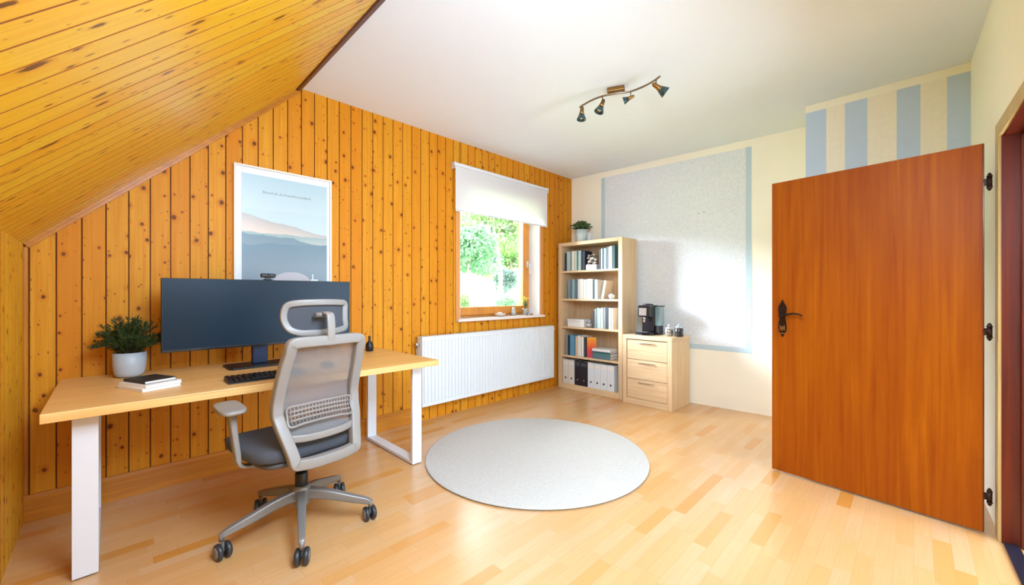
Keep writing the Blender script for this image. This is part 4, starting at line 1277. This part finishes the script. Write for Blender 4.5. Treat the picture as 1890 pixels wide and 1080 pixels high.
for k, (a, b, _, dv, sc_h) in enumerate(heads):
    pa = onz(a[0], a[1], LZ) - L0
    j = pa + Vector((0, 0, -0.045))
    bm = nb(); cyl(bm, pa + Vector((0, 0, 0.0)), j, 0.0045, n=10); superell(bm, j, .009, .009, .009, .9, .9, 12, 8)
    hd = obj('spot_arm', bm, 'nickel', lt)
    dv = dv.normalized()
    mt = axis_mat(j - dv * 0.020, dv) @ Matrix.Scale(sc_h, 4)
    bm = nb(); lathe(bm, [(0.004, -0.012), (0.014, 0.0), (0.016, 0.035), (0.022, 0.055)], n=22, mat=mt); obj('spot_body', bm, 'brass', hd)
    bm = nb(); lathe(bm, [(0.0225, 0.0552), (0.036, 0.092), (0.0365, 0.098), (0.034, 0.098), (0.021, 0.060)], n=26, mat=mt); obj('spot_shade', bm, 'dark_glass', hd)
    bm = nb(); lathe(bm, [(0.018, 0.056), (0.019, 0.080), (0.010, 0.088), (0.001, 0.089)], n=18, mat=mt); obj('bulb', bm, 'white_metal', hd)

# ------------------------------------------------------------------ office chair
ch = thing('office_chair', 'grey mesh office chair with headrest, its back to the viewer, at the desk', 'chair', (0.710, 2.270, 0), math.radians(7))
# base
bm = nb()
lathe(bm, [(0.030, 0.115), (0.036, 0.12), (0.042, 0.16), (0.044, 0.205), (0.038, 0.220), (0.031, 0.223)], n=32)
hub = obj('hub', bm, 'chair_base', ch)
for k in range(5):
    an = math.radians(-35.3 - 7 + 72 * k)
    ca, sa = math.cos(an), math.sin(an)
    P = lambda r, z: Vector((ca * r, sa * r, z))
    bm = nb()
    pts = catmull([P(0.030, 0.178), P(0.12, 0.166), P(0.24, 0.133), P(0.325, 0.110), P(0.345, 0.098)], 6)
    sweep(bm, pts, rrect(0.026, 0.019, 0.009), scale=lambda t: (1.15 - 0.72 * t, 1.2 - 0.55 * t))
    cyl(bm, P(0.345, 0.112), P(0.345, 0.078), 0.012, 0.011, n=16)
    lg = obj('leg', bm, 'chair_base', ch)
    yaw = [0.5, 2.2, 1.0, 0.2, 1.4][k]
    wd = Vector((math.cos(an + yaw), math.sin(an + yaw), 0)); off = Vector((-wd.y, wd.x, 0)) * 0.012
    c0_ = P(0.345, 0.0) + off
    bm = nb()
    for s_ in (-1, 1):
        pc = c0_ + wd * (s_ * 0.018) + Vector((0, 0, 0.037))
        lathe(bm, [(0.024, -0.012), (0.033, -0.010), (0.037, -0.005), (0.037, 0.005), (0.033, 0.010), (0.024, 0.012)], n=28, mat=axis_mat(pc, wd))
    cyl(bm, c0_ - wd * 0.028 + Vector((0, 0, .033)), c0_ + wd * 0.028 + Vector((0, 0, .033)), 0.007, n=10)
    wl_ = obj('caster', bm, 'wheel', lg)
    bm = nb()
    for s_ in (-1, 1):
        pc = c0_ + wd * (s_ * 0.0305) + Vector((0, 0, 0.037))
        lathe(bm, [(0.027, -0.001), (0.026, 0.001), (0.008, 0.003), (0.001, 0.003)], n=24, mat=axis_mat(pc, wd * s_))
    prism(bm, [(c0_.x - .005, c0_.y - .005), (c0_.x + .005, c0_.y - .005), (c0_.x + .005, c0_.y + .005), (c0_.x - .005, c0_.y + .005)], 0.034, 0.076)
    obj('caster_cap', bm, 'wheel_cap', lg)
bm = nb(); lathe(bm, [(0.029, 0.2235), (0.031, 0.228), (0.031, 0.285), (0.026, 0.292), (0.0155, 0.2925), (0.0155, 0.40)], n=28)
obj('gas_column', bm, 'black', ch)
bm = nb(); lathe(bm, [(0.02, 0.07), (0.022, 0.075), (0.022, 0.1145)], n=20); obj('column_foot', bm, 'black', hub)
bm = nb(); b2(bm, -0.10, 0.10, -0.13, 0.12, 0.385, 0.408, 0.008); b2(bm, -0.05, 0.05, -0.24, -0.125, 0.388, 0.414, 0.008); cyl(bm, (0.09, 0.03, 0.395), (0.23, 0.05, 0.40), 0.005, n=8)
obj('mechanism', bm, 'black', ch)
# seat
bm = nb()
def seatwarp(p):
    z = p.z
    fr = max(0, p.y / 0.25)
    z -= 0.020 * fr ** 3
    z += 0.010 * (p.x / 0.25) ** 2 + (0.012 * max(0, -p.y / 0.25) ** 2)
    return Vector((p.x * (1 - 0.06 * fr ** 2), p.y, z))
superell(bm, (-0.008, 0.078, 0.452), 0.272, 0.288, 0.040, 0.45, 0.42, 56, 18, warp=seatwarp); obj('seat', bm, 'seat_fabric', ch)
bm = nb(); superell(bm, (0, 0.045, 0.424), 0.245, 0.24, 0.016, 0.3, 0.4, 48, 10); obj('seat_pan', bm, plain('seat_pan', lin(76, 74, 76), .5), ch)
# back
def prof_y(z):       # side profile of the back, negative is towards the camera
    pts = [(0.40, -0.262), (0.45, -0.262), (0.54, -0.225), (0.66, -0.172), (0.74, -0.172), (0.86, -0.222), (1.0, -0.275), (1.03, -0.282)]
    for (a, b), (c, d) in zip(pts, pts[1:]):
        if a <= z <= c:
            t = (z - a) / (c - a); t = t * t * (3 - 2 * t) * 0.5 + t * 0.5
            return b + (d - b) * t
    return pts[0][1] if z < pts[0][0] else pts[-1][1]
def half_w(z):
    pts = [(0.42, 0.142), (0.50, 0.157), (0.60, 0.180), (0.66, 0.190), (0.86, 0.180), (1.0, 0.166)]
    for (a, b), (c, d) in zip(pts, pts[1:]):
        if a <= z <= c:
            return b + (d - b) * (z - a) / (c - a)
    return pts[0][1] if z < pts[0][0] else pts[-1][1]
loop = []
for z in (0.445, 0.48, 0.54, 0.60, 0.645, 0.67, 0.72, 0.80, 0.88, 0.95, 0.985):
    loop.append((-half_w(z), prof_y(z), z))
for fx in (-0.94, -0.5, 0, 0.5, 0.94):
    loop.append((fx * 0.158, prof_y(1.0) - 0.010 * (1 - fx * fx), 1.0 if abs(fx) < 0.8 else 0.998))
for z in (0.985, 0.95, 0.88, 0.80, 0.72, 0.67, 0.645, 0.60, 0.54, 0.48, 0.445):
    loop.append((half_w(z), prof_y(z), z))
for fx in (0.93, 0.5, 0, -0.5, -0.93):
    loop.append((fx * 0.141, prof_y(0.43) - 0.012 * (1 - fx * fx), 0.432 if abs(fx) < 0.8 else 0.438))
bm = nb()
pts = catmull(loop, 4, True)
def bscale(t):
    return (1, 1)
sweep(bm, pts, rrect(0.022, 0.024, 0.007), ref=(0, 1, 0.0), closed=True)
obj('back_frame', bm, 'chair_frame', ch)
bm = nb()
cb_ = catmull([(-half_w(0.55) + 0.01, prof_y(0.55) - 0.002, 0.552), (-0.09, prof_y(0.55) - 0.022, 0.545), (0, prof_y(0.55) - 0.028, 0.543), (0.09, prof_y(0.55) - 0.022, 0.545), (half_w(0.55) - 0.01, prof_y(0.55) - 0.002, 0.552)], 6)
sweep(bm, cb_, rrect(0.008, 0.017, 0.006), ref=(0, 1, 0)); obj('back_crossbar', bm, 'chair_frame', ch)
# bracket joining back and mechanism
bm = nb(); sweep(bm, catmull([(0, -0.20, 0.402), (0, -0.25, 0.412), (0, prof_y(0.43) - 0.012, 0.432)], 4), rrect(0.012, 0.05, 0.008), ref=(0, 0, 1)); obj('back_bracket', bm, 'chair_frame', ch)
# mesh
bm = nb()
zs = [0.545 + (0.99 - 0.545) * i / 18 for i in range(19)]
G = []
for z in zs:
    hw = half_w(z) - 0.012
    G.append([bm.verts.new((hw * (-1 + 2 * j / 14), prof_y(z) + 0.012 - 0.018 * (1 - (-1 + 2 * j / 14) ** 2), z)) for j in range(15)])
for A, B in zip(G, G[1:]):
    for j in range(14):
        f = bm.faces.new([A[j], A[j + 1], B[j + 1], B[j]]); f.smooth = True
obj('back_mesh', bm, 'mesh', ch)
# lumbar support
bm = nb()
def lum(x_, z_): return (x_, prof_y(z_) - 0.022 - 0.024 * (1 - (x_ / 0.17) ** 2), z_)
lw = 0.152
rim = []
for x_ in (-1, -0.6, -0.2, 0.2, 0.6, 1): rim.append(lum(x_ * lw, 0.690 + 0.010 * (1 - x_ * x_)))
rim.append(lum(lw + 0.004, 0.65))
for x_ in (1, 0.6, 0.2, -0.2, -0.6, -1): rim.append(lum(x_ * lw, 0.606 + 0.010 * (1 - x_ * x_)))
rim.append(lum(-lw - 0.004, 0.65))
sweep(bm, catmull(rim, 5, True), rrect(0.005, 0.0045), ref=(0, 1, 0), closed=True)
for z0_ in (0.628, 0.648, 0.668):
    sweep(bm, [lum(lw * (-0.98 + 1.96 * i / 12), z0_ + 0.010 * (1 - (-0.98 + 1.96 * i / 12) ** 2)) for i in range(13)], rrect(0.003, 0.0042), ref=(0, 1, 0))
for i in range(19):
    x_ = lw * (-0.93 + 1.86 * i / 18); dz = 0.010 * (1 - (x_ / lw) ** 2)
    sweep(bm, [lum(x_, 0.608 + dz), lum(x_, 0.65 + dz), lum(x_, 0.689 + dz)], rrect(0.002, 0.0018), ref=(0, 1, 0))
obj('lumbar_support', bm, 'chair_frame', ch)
# headrest
def hr(x_, z_): return (x_, -0.205 + 0.052 * (x_ / 0.155) ** 2 + (0.020 if z_ > 1.14 else 0.0) * 0 - 0.9 * (z_ - 1.1) ** 2 * 0, z_)
hl = []
for x_, z_ in ((-0.150, 1.09), (-0.152, 1.13), (-0.140, 1.165), (-0.10, 1.177), (-0.03, 1.180), (0.04, 1.180), (0.11, 1.177), (0.148, 1.170), (0.150, 1.13), (0.150, 1.09), (0.152, 1.048), (0.11, 1.036), (0.04, 1.032), (-0.03, 1.032), (-0.09, 1.034), (-0.130, 1.052)):
    hl.append(hr(x_, z_))
bm = nb(); sweep(bm, catmull(hl, 4, True), rrect(0.010, 0.015, 0.006), ref=(0, 1, 0), closed=True); hrest = obj('headrest', bm, 'chair_frame', ch)
bm = nb()
G = []
for i in range(7):
    z_ = 1.042 + i * 0.0215
    G.append([bm.verts.new(Vector(hr(-0.143 + 0.286 * j / 14, z_)) + Vector((0, 0.004, 0))) for j in range(15)])
for A, B in zip(G, G[1:]):
    for j in range(14):
        f = bm.faces.new([A[j], A[j + 1], B[j + 1], B[j]]); f.smooth = True
obj('headrest_mesh', bm, 'seat_fabric', hrest)
bm = nb()
sweep(bm, catmull([(0.0, -0.296, 0.975), (0.0, -0.306, 1.03), (0.0, -0.302, 1.10), (0.0, -0.288, 1.125), (0.0, -0.245, 1.130)], 6), rrect(0.006, 0.019, 0.005), ref=(0, 1, 0.2)); obj('headrest_stalk', bm, 'chair_frame', ch)
bm = nb(); cyl(bm, (-0.045, -0.238, 1.120), (0.025, -0.238, 1.120), 0.013); b2(bm, -0.012, 0.012, -0.238, -0.207, 1.105, 1.135, 0.004); obj('headrest_pivot', bm, 'wheel_cap', ch)
# armrest on the left side
bm = nb()
def padwarp(p): return Vector((p.x + 0.012 * (p.y / 0.12), p.y, p.z))
superell(bm, (-0.306, 0.055, 0.681), 0.056, 0.128, 0.014, 0.5, 0.55, 36, 12, warp=padwarp); pad = obj('armrest_pad', bm, 'chair_frame', ch)
bm = nb()
sweep(bm, catmull([(-0.306, 0.035, 0.668), (-0.304, 0.028, 0.63), (-0.298, 0.020, 0.55), (-0.290, 0.010, 0.47), (-0.278, 0.004, 0.415), (-0.21, 0.0, 0.397), (-0.09, 0.0, 0.396)], 6), rrect(0.014, 0.024, 0.008), ref=lambda t, p: (1, 0, 0) if t < 0.62 else (0.3, 0, 1),
      scale=lambda t: (1.25 - 0.35 * min(1, t * 3) if t < 0.6 else 0.6, 1.2 if t < 0.1 else 0.95))
obj('armrest_post', bm, 'chair_frame', ch)

# ------------------------------------------------------------------ outside
bm = nb()
nx, ny = 50, 50
rn = random.Random(2)
G = []
def hillz(x_, y_):
    return -0.9 + max(0, (y_ - 6.0)) * 0.33 + 0.25 * math.sin(x_ * 0.9 + y_ * 0.5) + 0.12 * math.sin(x_ * 2.3 - y_ * 1.1) - max(0, y_ - 18) * 0.1
for j in range(ny + 1):
    G.append([bm.verts.new((-14 + 40 * i / nx, 4.2 + 34 * j / ny, hillz(-14 + 40 * i / nx, 4.2 + 34 * j / ny))) for i in range(nx + 1)])
for A, B in zip(G, G[1:]):
    for i in range(nx):
        f = bm.faces.new([A[i], A[i + 1], B[i + 1], B[i]]); f.smooth = True
gr = obj('hillside', bm, 'grass', fixn=False); gr['kind'] = 'structure'

def blob_mesh(R, n, seed, L, W, flat=0.8):
    rn = random.Random(seed); b_ = nb()
    cl = [(rnd_dir(rn, -0.7, 1.5) * R * rn.uniform(0.25, 0.75), R * rn.uniform(0.28, 0.5)) for _ in range(14)]
    for k in range(n):
        c_, r_ = rn.choice(cl)
        d = rnd_dir(rn, -1.3, 1.5)
        p = Vector(c_) + d * r_ * rn.uniform(0.75, 1.05); p.z *= flat
        leaf(b_, p, d + rnd_dir(rn, -1.4, 1.4) * 0.9, rnd_dir(rn, 0, 1.5), L * rn.uniform(0.7, 1.3), W * rn.uniform(0.7, 1.3))
    return b_
def tree(name, label, x_, y_, R, hgt, mat, seed, cat, n=2600, trunk=True, group=None, L=0.16, W=0.05, tr=0.09):
    z0_ = hillz(x_, y_) - 0.05
    r_ = thing(name, label, cat, (x_, y_, z0_), 0, group)
    if trunk:
        b_ = nb()
        sweep(b_, catmull([(0, 0, 0), (0.06, 0, hgt * .4), (-0.04, 0.05, hgt * .8), (0, 0, hgt + R * .6)], 5), circ(tr, 8), scale=lambda t: (1.2 - .9 * t, 1.2 - .9 * t))
        for k in range(6):
            a = k * 1.05; z_ = hgt * (.75 + .06 * k)
            sweep(b_, catmull([(0, 0, z_), (math.cos(a) * R * .35, math.sin(a) * R * .35, z_ + R * .25), (math.cos(a) * R * .7, math.sin(a) * R * .7, z_ + R * .4)], 4), circ(tr * .45, 6), scale=lambda t: (1 - .7 * t, 1 - .7 * t))
        obj('trunk', b_, 'bark', r_)
    b_ = blob_mesh(R, n, seed, L, W)
    for v in b_.verts: v.co.z += hgt
    obj('foliage', b_, mat, r_, fixn=False)
tree('tree', 'pale green tree filling the top of the window view', 9.4, 10.0, 1.6, 3.2, 'tree_leaf', 1, 'tree', 8000, L=.15, W=.05)
tree('tree', 'leafy tree at the left edge of the window view', 6.9, 8.5, 0.95, 2.6, 'bush_leaf', 2, 'tree', 5200, L=.10, W=.035, tr=.06)
tree('spruce', 'dark blue-green tree in the middle of the window view', 10.7, 12.6, 1.0, 1.7, 'bluegreen_leaf', 3, 'tree', 4600, L=.13, W=.04)
tree('tree', 'loose light tree at the right edge of the window view', 13.3, 13.3, 1.35, 1.8, 'tree_leaf', 4, 'tree', 4600, L=.15, W=.05)
tree('shrub', 'rounded turquoise green shrub low on the right of the window view', 8.75, 9.0, 0.62, 0.72, 'bush_leaf', 5, 'shrub', 4200, False, L=.075, W=.028)
tree('shrub', 'grey-green shrub above the turquoise one outside the window', 10.7, 11.1, 0.60, 0.8, 'bluegreen_leaf', 6, 'shrub', 3600, False, L=.09, W=.03)
tree('shrub', 'low yellow-green shrub near the left of the window view', 7.55, 9.6, 0.52, 0.72, 'tree_leaf', 7, 'shrub', 3200, False, L=.07, W=.025)
tree('tree', 'tall tree on the hill behind the others outside', 15.0, 17.2, 2.4, 2.3, 'bush_leaf', 8, 'tree', 7000, L=.2, W=.07)
tree('shrub', 'pale shrub halfway up the hillside outside the window', 12.9, 15.0, 0.85, 0.6, 'tree_leaf', 9, 'shrub', 3000, False, L=.11, W=.04)
